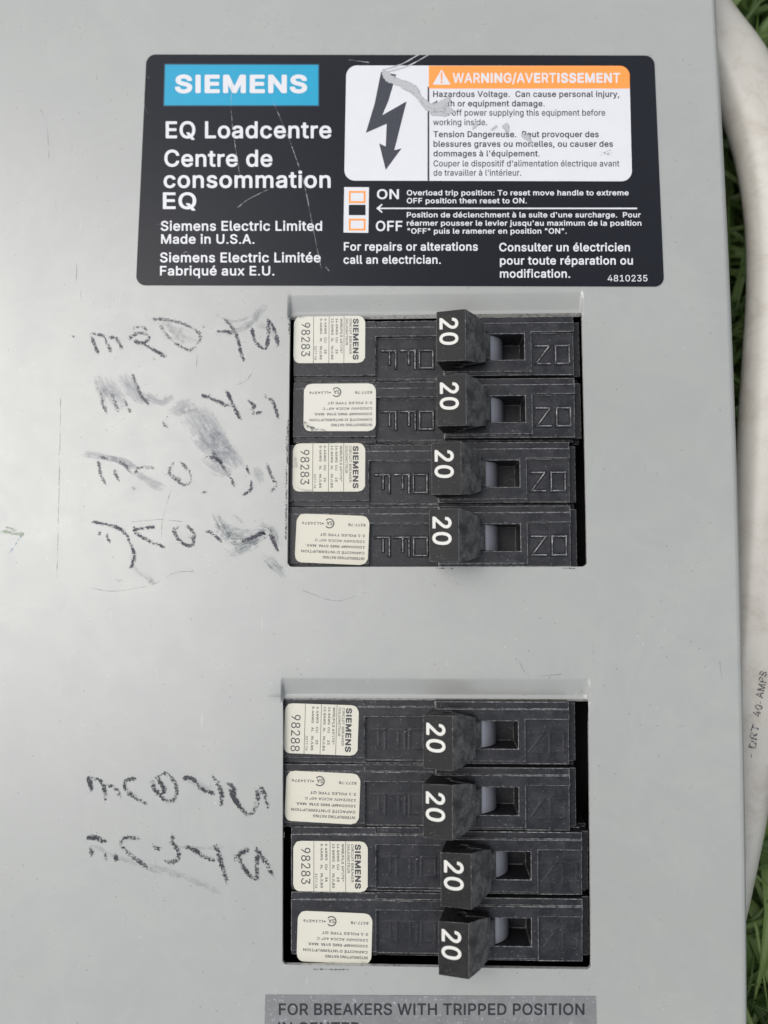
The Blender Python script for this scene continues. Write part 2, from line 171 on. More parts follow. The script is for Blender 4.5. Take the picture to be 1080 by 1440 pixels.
    [233,404,2,53,212,-8,-51,6,-44,18,-35,30,-26,39,-16,47,-6,55,5,55,16,48,26,39,34,30,42,19,48,6,61,-10,28,-13,25,-20,22,-26,16,-33,11,-40,3,-48,0,-25,-296,0,0,52,263,0,-28,-19,-3,35,-9,32,-15,25,-20,20,-26,12,-32,4,-32,-4,-27,-13,-21,-19,-16,-24,-10,-29,-3,-30,0,-33,4,-39,10,-33,18,-26,23,-19,28,-11,33,-4,42,7,31,20,21,32,59,-14,-12,-28,-18,-24,-24,-20,-28,-15,-34,-9,4,177,429,48,100,68,0,-66,-100],
    [224,389,3,42,160,-9,-34,4,-32,10,-26,17,-20,23,-13,28,-5,35,4,30,9,23,15,18,20,14,47,18,53,9,56,7,31,8,8,8,3,12,0,2,-9,40,-27,25,-44,9,-47,-9,-31,-21,-18,-27,-59,17,16,31,22,24,25,18,29,11,61,9,45,-5,47,-19,20,-17,16,-23,11,-30,4,-39,0,-251,-60,0,0,52,-5,0,-20,-27,-37,-24,18,170,45,32,4,26,10,20,15,15,19,9,22,4,23,0,52,-17,-8,-28,-6,-31,-5,-25,-3,-41,-9,-31,-20,-8,-15,-3,-19,10,-33,28,-20,4,165,429,-66,100,69,0,47,-100],
    [201,419,2,12,60,0,0,509,312,0,0,-57,-247,0,0,-166,230,0,0,-57,-230,0,0,-172,250,0,0,-57,4,191,558,48,101,68,0,-66,-101],
    [32,188,0]]
BOLD_DATA = [
    [32,203,0],
    [33,218,2,16,83,2,25,-6,28,5,19,14,13,19,3,20,-3,20,-13,20,-19,13,-28,5,-21,-3,-21,-13,-14,-19,-6,-23,5,-20,12,-19,12,69,153,11,-3,63,0,7,4,6,12,4,328,-3,8,-14,7,-70,0,-7,-2,-9,-13,4,-328],
    [34,343,2,12,76,323,15,-5,49,0,12,5,4,6,8,166,-2,6,-8,7,-77,1,-11,-8,-2,-6,8,-160,13,191,323,12,-5,49,0,14,4,5,7,7,166,-5,10,-7,3,-70,1,-7,-1,-8,-7,-2,-12,8,-154],
    [39,228,1,12,76,323,15,-5,49,0,12,5,4,6,8,166,-2,6,-8,7,-77,1,-11,-8,-2,-6,8,-160],
    [44,210,1,12,36,-114,9,-5,49,0,14,5,56,166,0,9,-7,8,-7,2,-70,0,-7,-1,-8,-6,-33,-166],
    [45,272,1,12,28,172,16,-4,189,0,11,4,4,4,-1,39,-4,4,-10,3,-196,0,-8,-3,-5,-9,0,-30],
    [46,210,1,16,80,0,26,-4,21,2,26,13,13,15,3,15,-3,15,-13,16,-19,10,-28,5,-21,-3,-21,-10,-14,-13,-6,-20,4,-15,12,-15],
    [47,271,1,12,12,-70,9,-6,63,0,11,6,4,6,164,577,-3,13,-8,6,-63,1,-14,-7,-3,-6,-164,-577],
    [48,475,2,25,197,-1,40,-6,56,8,50,24,45,46,23,46,17,66,5,72,-5,72,-17,66,-25,46,-46,46,-47,23,-56,8,-63,-11,-42,-22,-35,-33,-32,-57,-18,-66,-5,-72,5,-72,17,-66,28,-53,40,-39,49,-24,24,209,83,-23,14,-17,20,-19,39,-9,46,-4,46,4,60,10,46,16,35,21,24,21,13,28,5,28,-5,23,-13,22,-27,15,-32,9,-46,4,-53,-4,-53,-12,-52,-11,-26,-22,-27,-24,-14,-28,-4],
    [49,475,1,27,74,6,16,-6,308,0,14,3,7,9,0,59,-7,9,-7,3,-99,1,-2,407,-4,12,-7,5,-91,0,-112,-77,-10,-12,1,-72,4,-7,12,-4,12,4,93,64,4,-5,0,-308,-4,-8,-112,0,-14,-3,-6,-15,0,-46],
    [50,475,1,45,62,6,16,-6,322,0,14,7,3,12,0,52,-10,13,-189,1,-7,1,-5,5,82,81,70,75,39,61,12,59,-6,39,-15,33,-23,27,-42,31,-42,14,-42,5,-49,-5,-49,-19,-30,-20,-28,-33,-17,-39,-5,-40,2,-13,8,-6,63,-1,14,3,7,11,4,26,14,26,17,14,28,10,21,0,35,-7,14,-7,17,-16,9,-33,-9,-40,-28,-39,-214,-217,-5,-13,1,-46],
    [51,475,1,52,175,-1,58,-6,49,5,43,14,42,26,30,33,16,33,7,52,-6,40,-20,39,-35,34,-35,21,-43,11,-7,6,123,132,3,6,-1,53,-12,11,-308,0,-10,-5,-4,-6,-1,-59,2,-7,8,-6,180,-2,7,-5,-109,-118,1,-59,10,-9,84,-4,28,-7,28,-20,10,-13,8,-20,2,-19,-3,-20,-10,-20,-14,-13,-14,-8,-49,-10,-49,7,-21,11,-14,13,-12,33,-9,10,-70,2,-16,-5,-4,-13,9,-40,22,-39,31,-28,35,-19],
    [52,475,1,37,280,6,12,-6,70,2,9,10,0,79,3,6,51,1,12,6,4,7,-2,65,-14,9,-49,0,-5,4,0,125,-1,7,-8,7,-70,2,-7,-2,-7,-7,-2,-132,-5,-4,-112,0,-8,4,185,296,2,13,-4,6,-14,5,-63,0,-14,-9,-204,-324,-5,-13,1,-52,3,-7,9,-5,226,-2,3,-6,1,-79],
    [53,475,1,59,184,-1,51,-6,49,6,42,16,42,30,26,32,17,40,8,52,-4,40,-11,33,-15,26,-21,26,-28,23,-21,11,-42,13,-35,4,-56,-9,-14,-6,-5,4,12,88,196,2,14,5,5,10,0,52,-5,13,-7,4,-273,1,-14,-5,-4,-6,-30,-243,5,-13,8,-5,63,-7,7,1,42,21,42,7,28,-3,21,-9,21,-17,12,-15,9,-26,2,-26,-2,-20,-8,-20,-20,-24,-14,-10,-21,-8,-21,-2,-42,7,-31,24,-8,13,-5,20,-12,10,-70,0,-12,-10,6,-46,20,-35,28,-29,28,-18],
    [54,475,2,27,192,-1,47,-6,42,4,49,18,39,30,26,32,17,40,5,46,-6,46,-15,39,-24,30,-42,30,-35,12,-63,7,115,158,2,13,-12,11,-77,0,-9,-5,-119,-164,-55,-92,-14,-39,-5,-40,5,-46,17,-46,26,-33,35,-26,21,232,77,-35,10,-21,15,-19,35,-4,26,3,26,8,20,12,15,14,11,21,10,28,3,21,-2,14,-6,26,-18,18,-33,3,-26,-2,-20,-7,-20,-17,-24,-14,-10,-21,-9],
    [55,475,1,18,95,6,16,-6,63,0,15,6,229,426,1,59,-7,15,-14,3,-322,0,-14,-4,-5,-7,-1,-59,6,-11,7,-4,231,0,6,-5,-212,-394,-2,-13],
    [56,475,3,38,183,-1,58,-6,49,5,45,14,39,23,23,23,26,46,6,39,-5,33,-9,26,-20,31,-40,35,28,26,21,40,6,39,-6,40,-17,33,-27,29,-35,22,-42,14,-49,5,-42,-5,-42,-13,-35,-22,-23,-24,-23,-46,-5,-33,6,-39,21,-40,28,-26,-39,-35,-21,-31,-9,-26,-4,-33,5,-39,20,-40,30,-29,39,-23,21,199,83,-14,4,-17,10,-14,13,-6,14,-4,26,4,20,9,16,28,23,28,9,21,2,35,-4,20,-7,15,-10,15,-16,11,-33,-2,-20,-10,-22,-28,-21,-21,-6,-35,-3,17,220,307,-28,8,-21,19,-6,13,-4,20,3,19,6,14,22,20,42,10,49,-10,17,-14,10,-20,1,-32,-8,-20,-12,-13,-15,-9,-35,-7],
    [57,475,2,28,128,6,13,-6,70,0,13,6,119,164,56,92,13,39,5,40,-5,46,-19,46,-26,32,-35,27,-44,17,-56,7,-42,-6,-42,-16,-42,-30,-25,-31,-17,-40,-6,-46,4,-46,17,-39,24,-33,38,-27,35,-13,66,-6,-115,-158,-2,-13,17,225,262,-35,12,-26,27,-10,40,2,26,10,26,27,26,25,10,42,0,23,-10,15,-13,11,-15,10,-24,-1,-46,-17,-33,-20,-17,-21,-8],
    [58,210,2,16,80,1,26,-5,21,3,26,15,13,20,3,19,-3,19,-13,19,-19,13,-28,6,-21,-4,-21,-12,-14,-16,-6,-25,4,-19,12,-20,16,84,251,22,-3,23,3,22,13,14,19,4,20,-5,25,-15,19,-22,12,-21,3,-21,-3,-21,-12,-15,-19,-5,-25,4,-20,14,-19],
    [65,502,2,23,14,6,16,-6,63,0,14,4,6,8,43,116,7,5,175,0,7,-4,49,-124,14,-5,63,0,16,6,4,6,-3,13,-185,473,-7,8,-7,3,-77,0,-12,-5,-4,-6,-183,-473,-2,-13,6,198,218,-7,4,56,158,7,-5,55,-153,-6,-4],
    [66,478,3,27,58,6,16,-6,182,0,56,4,56,18,28,16,30,33,14,33,5,33,-4,46,-14,33,-17,22,-39,30,35,33,9,13,7,20,4,33,-4,32,-19,44,-21,24,-35,24,-42,13,-56,5,-175,0,-14,-4,-5,-7,-1,-479,14,158,85,-5,6,0,118,3,7,128,-2,21,-7,19,-11,16,-20,6,-13,3,-20,-4,-19,-19,-22,-28,-12,-42,-5,13,158,299,-5,8,0,112,5,5,98,-1,35,-6,21,-11,13,-20,4,-26,-8,-26,-16,-18,-14,-8,-42,-9],
    [67,532,1,56,230,-1,48,-6,42,3,37,9,40,17,28,18,28,25,23,32,15,33,10,33,-4,13,-9,5,-77,-1,-7,-7,-20,-43,-28,-26,-36,-17,-42,-6,-42,7,-28,11,-31,25,-24,32,-16,46,-6,53,6,53,15,43,20,29,36,29,28,12,42,7,42,-6,35,-16,28,-26,21,-45,7,-7,77,-1,7,3,6,10,-10,40,-17,35,-23,31,-26,23,-35,22,-35,13,-77,12,-70,-9,-56,-24,-49,-38,-36,-52,-22,-59,-11,-79,10,-79,22,-59,36,-53,50,-38,56,-24],
    [68,524,2,19,58,6,16,-6,154,0,77,8,70,26,48,37,34,46,26,66,7,72,-7,72,-26,66,-33,46,-49,37,-63,24,-70,8,-168,1,-15,-5,-5,-13,0,-472,17,158,85,-5,6,0,328,5,5,77,-1,49,-5,35,-14,35,-27,21,-30,13,-40,5,-52,-5,-53,-13,-39,-28,-37,-28,-21,-35,-13,-56,-6],
    [69,441,1,31,58,6,16,-6,308,0,17,6,4,13,0,52,-7,11,-7,3,-231,0,-5,6,0,118,5,6,210,0,12,7,3,13,0,53,-4,6,-11,6,-212,1,-3,6,0,112,5,5,231,1,9,7,2,13,-1,53,-10,10,-315,1,-15,-5,-5,-13,0,-472],
    [70,432,1,25,58,6,9,-6,70,0,7,2,7,7,2,193,5,5,203,1,7,3,6,11,-1,59,-12,11,-206,2,-2,125,5,5,230,2,7,6,2,7,-1,59,-7,8,-14,3,-301,0,-15,-5,-5,-13,0,-472],
    [71,542,1,64,231,-1,47,-6,56,6,63,21,45,31,33,40,24,59,7,52,0,53,-4,11,-14,6,-196,0,-9,-4,-6,-13,0,-53,8,-13,7,-2,105,-1,9,-3,-2,-13,-10,-27,-19,-26,-27,-20,-28,-11,-42,-4,-35,4,-35,13,-31,25,-25,34,-15,44,-5,46,5,60,15,43,19,29,37,30,28,12,35,5,49,-6,40,-21,23,-24,21,-40,7,-7,77,-1,7,2,7,10,-12,46,-16,29,-23,31,-26,22,-35,22,-35,14,-35,8,-42,4,-63,-7,-63,-25,-54,-45,-32,-46,-25,-66,-7,-72,7,-72,24,-66,38,-53,49,-39,56,-23],
    [72,539,1,33,58,6,9,-6,70,0,12,6,4,6,0,197,5,8,224,0,4,-8,1,-197,3,-6,13,-6,63,0,15,6,4,13,0,472,-5,13,-14,5,-63,0,-12,-5,-4,-6,-1,-191,-4,-4,-7,0,-217,0,-5,4,-1,191,-4,6,-11,5,-63,0,-15,-5,-5,-13,0,-472],
    [73,212,1,11,60,6,9,-6,70,0,13,6,4,6,0,479,-5,13,-12,5,-70,0,-12,-11,-1,-479],
    [74,418,1,29,158,-1,36,-6,70,11,55,34,33,46,12,72,0,335,-2,9,-7,7,-70,2,-14,-5,-4,-6,-1,-342,-6,-39,-13,-20,-25,-14,-28,-4,-28,5,-21,13,-13,20,-5,33,-2,33,-8,9,-77,1,-12,-10,-1,-33,11,-59,34,-53,54,-33],
    [75,489,1,32,58,6,16,-6,63,0,12,6,4,13,0,144,54,57,163,-214,5,-4,14,-2,70,0,14,6,4,6,-3,13,-195,256,-1,7,195,196,2,14,-4,6,-12,5,-84,0,-12,-5,-205,-210,-5,7,0,6,-1,191,-4,6,-11,5,-63,0,-15,-5,-5,-13,0,-472],
    [76,415,1,16,58,6,16,-6,294,0,14,3,7,9,0,59,-7,11,-7,3,-217,0,-5,6,0,400,-5,13,-11,5,-70,0,-12,-11,-1,-479],
    [77,650,1,34,58,6,16,-6,63,0,7,4,6,8,1,307,2,-12,127,-295,4,-6,14,-6,56,0,7,2,7,7,126,303,4,-11,1,-289,3,-6,13,-6,63,0,14,6,4,13,0,472,-5,13,-13,5,-91,0,-14,-7,-126,-305,-21,-59,-151,366,-17,5,-84,0,-15,-5,-5,-13,0,-472],
    [78,545,2,27,58,6,9,-6,70,0,12,6,4,6,-1,322,0,6,6,3,227,-337,18,-6,70,0,14,6,4,13,0,472,-5,13,-13,5,-63,0,-12,-5,-4,-6,-1,-322,-4,-11,-230,339,-15,5,-70,0,-15,-5,-5,-13,0,-472,2,151,350,0,4],
    [79,555,2,26,230,-1,48,-6,63,8,63,25,49,38,35,49,26,70,7,72,-7,72,-25,66,-36,50,-42,35,-10,7,-60,23,-63,8,-63,-8,-63,-25,-49,-40,-35,-48,-26,-68,-7,-79,7,-65,24,-66,37,-53,49,-38,56,-24,25,264,83,-28,5,-28,11,-35,28,-21,29,-13,40,-8,59,6,53,15,42,21,31,35,29,28,11,42,7,35,-5,35,-13,35,-29,19,-27,17,-46,5,-53,-7,-59,-14,-40,-23,-32,-32,-25,-28,-11,-42,-7],
    [80,467,2,24,58,6,9,-6,70,0,7,2,7,7,2,161,5,4,91,1,56,5,49,18,35,25,26,32,17,46,5,39,-5,46,-20,46,-23,28,-35,25,-49,18,-56,6,-175,0,-14,-4,-5,-7,-1,-479,18,158,259,-4,3,-1,6,0,151,5,5,84,0,35,-3,21,-7,20,-15,10,-13,8,-19,2,-27,-2,-19,-6,-20,-15,-20,-17,-11,-21,-8,-35,-3],
    [81,555,2,31,399,-42,12,-6,70,0,11,6,4,6,-3,13,-55,73,16,13,37,53,22,60,8,79,-7,72,-26,67,-35,49,-49,40,-56,24,-63,8,-77,-8,-61,-28,-44,-36,-36,-50,-24,-66,-9,-72,9,-79,26,-66,34,-48,49,-39,63,-25,63,-7,63,7,21,7,31,250,83,-14,3,-35,15,-25,22,-24,32,-15,47,-6,53,6,53,14,39,22,34,35,29,28,11,42,6,35,-4,35,-14,35,-28,21,-32,15,-41,5,-60,-6,-53,-15,-39,-20,-30,-7,-1,-41,51,-8,3,-70,0,-14,-6,-4,-11,2,-6,58,-73,-21,-4],
    [82,471,2,31,58,6,9,-6,70,0,7,2,7,7,2,167,1,7,4,3,84,0,7,-3,105,-180,7,-3,77,0,14,6,4,6,-3,13,-103,177,39,27,26,33,17,39,5,46,-5,46,-18,39,-25,32,-35,23,-49,17,-56,5,-175,0,-14,-4,-5,-7,-1,-479,14,158,271,-5,4,0,6,0,138,5,5,119,-3,26,-9,16,-11,11,-15,9,-39,-8,-40,-12,-15,-17,-11,-25,-7],
    [83,469,1,68,177,-3,64,-6,49,5,49,14,49,31,25,28,18,39,5,40,-4,33,-15,33,-36,37,-55,28,-137,40,-32,20,-10,13,-3,19,2,14,18,24,21,12,21,6,28,3,42,-6,28,-13,19,-20,9,-26,7,-8,7,-2,63,-1,14,4,6,13,-6,33,-21,42,-28,28,-35,21,-49,16,-56,5,-49,-6,-42,-12,-42,-24,-24,-24,-25,-46,-6,-39,8,-46,33,-45,49,-30,56,-20,105,-30,31,-20,9,-13,2,-13,-3,-20,-11,-17,-14,-13,-21,-11,-21,-6,-35,-3,-49,8,-22,9,-20,20,-11,33,-10,11,-70,1,-16,-6,-4,-13,9,-39,20,-40,35,-32,36,-20],
    [84,471,1,23,191,6,9,-6,70,0,11,6,4,6,0,407,6,5,133,0,14,3,5,5,2,13,0,46,-7,15,-14,3,-378,0,-14,-4,-5,-7,-1,-59,2,-7,8,-6,143,-2,8,-5,0,-400],
    [85,539,1,38,214,-2,63,-5,56,6,42,14,50,31,34,39,20,46,6,53,0,308,-4,13,-8,5,-70,1,-12,-6,-3,-6,-1,-309,-3,-33,-11,-26,-17,-20,-18,-13,-33,-12,-35,-4,-35,4,-33,12,-23,18,-12,15,-11,26,-4,33,-1,310,-7,8,-7,3,-63,0,-14,-4,-5,-8,-1,-315,6,-53,21,-46,33,-39,44,-29],
    [86,502,1,18,202,6,10,-6,77,0,14,7,186,478,1,13,-5,7,-14,4,-63,0,-14,-5,-4,-6,-136,-372,-7,9,-140,369,-14,5,-70,0,-12,-11,1,-13],
    [87,708,1,33,153,6,10,-6,77,0,14,6,98,335,7,-13,94,-322,18,-6,70,0,13,6,142,479,1,13,-4,6,-12,5,-70,0,-7,-3,-6,-8,-92,-337,-7,5,-92,332,-6,8,-7,3,-77,0,-12,-5,-4,-6,-96,-345,-96,345,-4,6,-12,5,-63,0,-15,-5,-4,-6,1,-13],
    [88,496,1,29,16,6,16,-6,70,0,13,6,134,181,38,-57,95,-126,14,-4,70,0,14,6,4,6,-3,13,-173,237,163,223,2,13,-4,6,-17,5,-70,0,-7,-3,-126,-173,-122,171,-18,5,-70,0,-11,-5,-4,-6,2,-13,164,-223,-175,-237,-2,-13],
    [89,494,1,20,201,6,11,-6,70,0,10,6,4,6,2,197,182,276,2,13,-11,10,-77,1,-14,-5,-133,-205,-133,205,-14,5,-70,0,-14,-4,-5,-7,2,-13,182,-276,2,-190],
    [90,460,1,25,40,6,14,-6,357,0,12,6,4,13,0,52,-9,12,-245,2,-8,6,256,348,4,6,0,46,-7,15,-14,3,-350,0,-15,-5,-5,-13,0,-52,6,-11,7,-4,238,0,10,-5,-255,-350,-4,-11,0,-39],
    [97,411,2,41,128,-3,42,-6,56,9,42,22,7,-17,14,-6,63,1,12,9,1,232,-5,45,-13,33,-21,25,-23,17,-49,18,-49,5,-63,-8,-35,-12,-28,-19,-21,-21,-22,-38,1,-10,7,-7,70,-17,7,2,21,27,28,16,42,6,28,-6,22,-17,6,-33,-28,-8,-112,-16,-49,-18,-21,-14,-19,-21,-11,-25,-4,-33,5,-32,12,-25,29,-33,30,-17,13,177,73,-28,4,-21,15,-7,20,6,20,29,15,112,19,2,-21,-3,-20,-10,-19,-10,-11,-14,-10,-21,-9],
    [98,446,2,31,198,-2,44,-6,49,7,42,18,39,33,25,40,15,46,6,59,-5,52,-17,50,-24,36,-36,32,-10,6,-35,14,-56,6,-28,-2,-28,-8,-35,-24,-2,133,-4,13,-15,6,-63,0,-9,-6,-4,-13,1,-479,12,-11,63,0,14,7,3,17,4,4,28,-21,24,228,76,-28,5,-16,9,-19,16,-13,23,-7,26,-4,40,3,33,7,26,14,25,21,18,21,8,21,4,35,-6,19,-10,14,-13,15,-26,8,-26,3,-33,-4,-40,-8,-26,-12,-21,-20,-18,-15,-9],
    [99,418,1,48,169,-2,47,-6,56,6,49,21,43,36,27,52,-5,13,-9,4,-63,14,-12,-5,-13,-26,-17,-18,-21,-10,-35,-6,-28,5,-21,10,-19,19,-12,19,-9,33,-3,25,3,33,9,32,12,19,19,20,21,10,28,5,35,-6,21,-10,14,-15,14,-25,14,-7,63,15,10,7,2,12,-26,48,-35,32,-56,24,-56,6,-49,-6,-49,-19,-35,-28,-28,-37,-20,-52,-7,-58,7,-51,16,-45,28,-39,39,-32],
    [100,446,2,32,161,-2,48,-6,35,4,28,10,35,24,1,-19,6,-8,7,-3,63,0,11,4,4,7,1,479,-2,10,-7,7,-70,2,-7,-2,-7,-7,-2,-135,-5,-6,-28,20,-28,9,-35,4,-49,-6,-42,-16,-35,-28,-34,-49,-16,-46,-5,-52,6,-59,16,-46,26,-41,35,-31,24,209,76,-21,3,-20,11,-20,19,-11,20,-9,26,-4,40,3,33,8,26,16,26,16,15,21,10,28,4,28,-5,21,-10,15,-14,16,-26,7,-26,3,-33,-4,-40,-8,-26,-15,-25,-14,-13,-21,-11],
    [101,426,2,42,172,-2,51,-6,42,3,35,9,35,18,26,21,19,25,12,26,-1,12,-7,6,-70,15,-11,-7,-19,-26,-21,-13,-47,-7,-21,2,-28,12,-16,13,-14,19,-9,26,0,6,4,3,252,0,7,2,7,8,-3,77,-11,39,-18,32,-24,27,-25,18,-38,17,-63,9,-53,-6,-45,-19,-40,-33,-24,-32,-20,-52,-6,-58,7,-51,16,-45,28,-39,39,-32,12,132,234,-3,2,6,19,14,19,15,13,24,12,28,4,28,-4,21,-9,16,-16,9,-12,9,-26],
    [102,276,1,44,79,6,11,-6,63,0,13,6,4,6,0,290,4,5,70,1,9,7,3,13,0,46,-3,7,-8,6,-8,1,-63,0,-4,6,2,33,9,11,7,4,21,3,28,-5,14,6,20,60,-6,12,-7,3,-21,6,-42,3,-49,-10,-14,-6,-21,-13,-14,-15,-16,-26,-6,-33,0,-33,-6,-6,-56,0,-7,-4,-6,-10,0,-53,6,-10,14,-4,49,0,6,-5,0,-283],
    [103,447,2,48,164,-145,59,-6,42,4,42,11,42,24,26,26,17,33,8,52,0,362,-2,9,-7,7,-70,2,-7,-3,-6,-8,-1,-20,-35,24,-28,9,-35,3,-49,-6,-49,-20,-34,-29,-26,-40,-18,-53,-5,-52,5,-46,18,-53,28,-39,39,-29,42,-16,42,-5,35,2,35,11,28,18,5,-8,-1,-20,-7,-32,-18,-19,-28,-12,-35,-4,-42,7,-28,17,-22,24,-13,4,-61,-31,-4,-6,2,-13,35,-43,56,-31,23,181,85,-14,6,-16,14,-16,26,-8,26,-3,27,4,39,18,42,21,22,21,10,28,4,28,-4,21,-10,14,-13,18,-31,6,-20,3,-33,-3,-33,-7,-26,-17,-28,-14,-12,-21,-9,-28,-3],
    [104,432,1,37,51,6,16,-6,56,0,15,6,4,13,0,210,3,26,8,20,12,14,28,15,28,4,33,-7,19,-13,12,-20,5,-33,1,-224,7,-8,7,-3,63,0,13,6,4,6,0,230,-5,46,-12,34,-28,35,-28,20,-35,11,-42,4,-42,-6,-35,-15,-14,-11,-2,131,-5,13,-7,4,-70,1,-12,-11,-1,-479],
    [105,189,2,12,51,6,11,-6,63,0,13,6,4,6,0,362,-3,7,-14,7,-63,0,-7,-3,-8,-11,0,-355,16,73,420,24,-4,21,4,20,13,13,20,3,19,-5,20,-10,14,-21,14,-21,4,-28,-5,-14,-9,-15,-18,-5,-20,6,-25,14,-17],
    [106,189,2,22,-12,-137,9,-6,21,0,35,5,28,9,33,25,14,20,10,27,4,40,0,386,-5,12,-7,4,-70,1,-12,-10,-1,-393,-3,-20,-9,-14,-10,-4,-28,-3,-10,-6,-3,-7,0,-53,16,87,416,29,2,19,11,15,20,4,20,-4,20,-13,19,-21,12,-21,4,-21,-3,-21,-12,-14,-20,-4,-20,4,-20,14,-19,21,-12],
    [107,403,1,29,51,6,16,-6,56,0,15,6,4,13,0,118,3,6,20,14,133,-156,84,-1,14,6,4,6,-4,14,-160,190,3,6,144,138,4,7,-2,13,-9,6,-8,1,-70,0,-14,-4,-140,-133,-2,241,-5,13,-7,4,-70,1,-12,-11,-1,-479],
    [108,211,1,20,107,4,44,-6,28,2,21,5,7,7,1,11,-13,53,-9,6,-37,0,-7,27,0,387,-3,6,-9,6,-70,1,-10,-7,-3,-13,0,-393,6,-40,15,-26,6,-8],
    [109,632,1,58,51,6,9,-6,63,0,14,5,5,7,0,219,3,25,9,20,12,13,13,7,35,7,21,-3,18,-11,10,-13,4,-20,2,-244,3,-6,12,-6,63,0,12,6,4,12,1,226,9,32,20,19,17,7,21,1,21,-3,21,-10,13,-21,4,-25,1,-232,3,-6,14,-6,63,0,7,3,7,9,0,6,0,232,-4,39,-16,38,-21,26,-22,14,-42,16,-35,3,-56,-10,-56,-38,-7,1,-17,20,-32,19,-42,7,-56,-9,-35,-22,-7,18,-7,6,-63,2,-14,-4,-6,-17,0,-341],
    [110,432,1,37,51,6,16,-6,56,0,15,6,4,12,0,206,3,26,8,19,12,14,28,15,28,4,33,-7,19,-13,12,-19,5,-32,1,-220,7,-9,7,-2,63,0,13,6,4,12,0,213,-5,51,-15,39,-20,25,-27,20,-41,14,-42,4,-42,-5,-35,-16,-14,-11,-7,20,-9,6,-68,1,-10,-7,-3,-13,0,-341],
    [111,437,2,24,169,-2,47,-6,49,5,54,20,37,29,26,35,21,52,6,51,-5,52,-18,51,-30,43,-35,28,-49,20,-56,6,-49,-6,-49,-19,-35,-28,-28,-37,-20,-52,-7,-58,7,-51,16,-45,28,-39,39,-32,24,209,74,-21,4,-20,10,-20,19,-12,19,-8,26,-4,39,3,26,7,25,14,26,19,20,21,10,28,5,35,-6,21,-11,18,-18,11,-19,8,-26,4,-39,-3,-25,-7,-26,-17,-30,-14,-13,-21,-11],
    [112,446,2,29,51,-137,16,-6,56,0,15,6,4,13,2,143,35,-23,28,-9,35,-3,49,7,42,18,35,28,29,43,16,52,4,46,-5,66,-20,53,-23,33,-36,30,-42,17,-49,7,-35,-3,-28,-7,-35,-24,-7,22,-14,7,-63,0,-12,-10,-1,-493,24,200,73,-14,7,-21,18,-12,21,-9,33,-3,33,4,39,8,27,11,19,15,14,28,14,21,3,28,-3,21,-10,21,-18,14,-26,7,-26,3,-33,-3,-33,-7,-26,-14,-27,-21,-18,-21,-11,-21,-2],
    [113,446,2,31,309,-137,12,-6,63,0,12,6,4,6,-1,500,-5,7,-10,3,-63,0,-13,-10,-1,-20,-35,23,-28,8,-35,4,-49,-6,-51,-22,-32,-26,-26,-40,-18,-53,-5,-52,6,-59,17,-46,25,-40,35,-30,42,-18,49,-8,35,2,35,12,28,20,4,-4,1,-138,24,188,71,-21,11,-14,13,-18,31,-9,33,-2,26,3,33,10,33,12,19,18,17,21,10,28,4,28,-4,24,-14,14,-13,12,-19,9,-33,3,-33,-3,-33,-10,-33,-11,-20,-17,-16,-28,-13,-21,-2],
    [114,281,1,26,51,6,16,-6,56,0,15,6,4,12,0,213,4,25,12,20,21,15,35,8,42,-3,11,5,4,13,0,52,-1,7,-7,9,-42,3,-35,-6,-28,-11,-14,-10,-7,15,-14,6,-63,0,-10,-7,-3,-13,0,-341],
    [115,387,1,61,142,-2,55,-6,42,3,35,10,42,24,21,20,17,32,5,32,-6,33,-25,38,-33,23,-108,29,-39,15,-9,11,1,19,13,13,16,7,28,5,28,-4,16,-8,13,-13,11,-19,9,-7,63,11,13,8,1,13,-30,52,-19,16,-28,16,-35,10,-42,3,-35,-3,-42,-11,-34,-18,-21,-20,-19,-32,-5,-32,7,-39,23,-34,39,-24,45,-14,84,-21,14,-8,7,-8,-1,-19,-13,-15,-21,-9,-35,-5,-28,5,-21,10,-8,7,-12,26,-8,7,-14,1,-63,-15,-5,-6,1,-13,8,-26,18,-25,31,-26,27,-13],
    [116,249,1,38,135,2,39,-6,28,1,28,6,11,12,-11,52,-7,12,-7,3,-35,-4,-14,2,-9,7,-4,19,1,196,5,3,56,0,10,4,6,13,-1,52,-4,6,-11,5,-61,2,-1,72,-8,9,-7,3,-63,0,-13,-6,-3,-6,-2,-72,-45,-2,-12,-11,-1,-52,6,-13,7,-4,42,0,4,-3,0,-196,8,-46,23,-35],
    [117,432,1,37,149,1,44,-6,42,5,42,18,14,10,4,-21,10,-7,63,0,14,7,3,13,0,341,-3,11,-7,6,-70,1,-7,-2,-7,-9,-1,-207,-3,-32,-10,-19,-21,-21,-21,-9,-21,-3,-35,6,-19,14,-13,19,-5,32,0,219,-5,7,-14,5,-63,0,-9,-6,-4,-12,0,-213,5,-51,12,-32,24,-32,28,-20],
    [118,411,1,17,161,6,17,-6,63,0,9,6,148,353,-2,13,-8,6,-70,1,-7,-1,-9,-6,-96,-247,-97,247,-8,6,-7,1,-70,0,-10,-7,-2,-13],
    [119,589,1,30,136,6,13,-6,63,0,11,6,73,225,70,-225,14,-6,63,0,7,3,7,9,115,347,-3,14,-14,6,-63,0,-7,-1,-8,-6,-69,-222,-64,215,-6,10,-14,4,-63,0,-12,-7,-65,-216,-7,4,-65,212,-12,7,-63,0,-14,-4,-6,-10,1,-6],
    [120,401,1,29,19,6,16,-6,70,0,7,3,84,118,7,1,84,-118,14,-4,70,0,11,6,4,6,-3,13,-127,167,122,165,2,8,-9,12,-77,2,-14,-6,-77,-110,-7,6,-77,108,-77,2,-14,-5,-5,-9,5,-13,114,-154,2,-6,-126,-167,-2,-13],
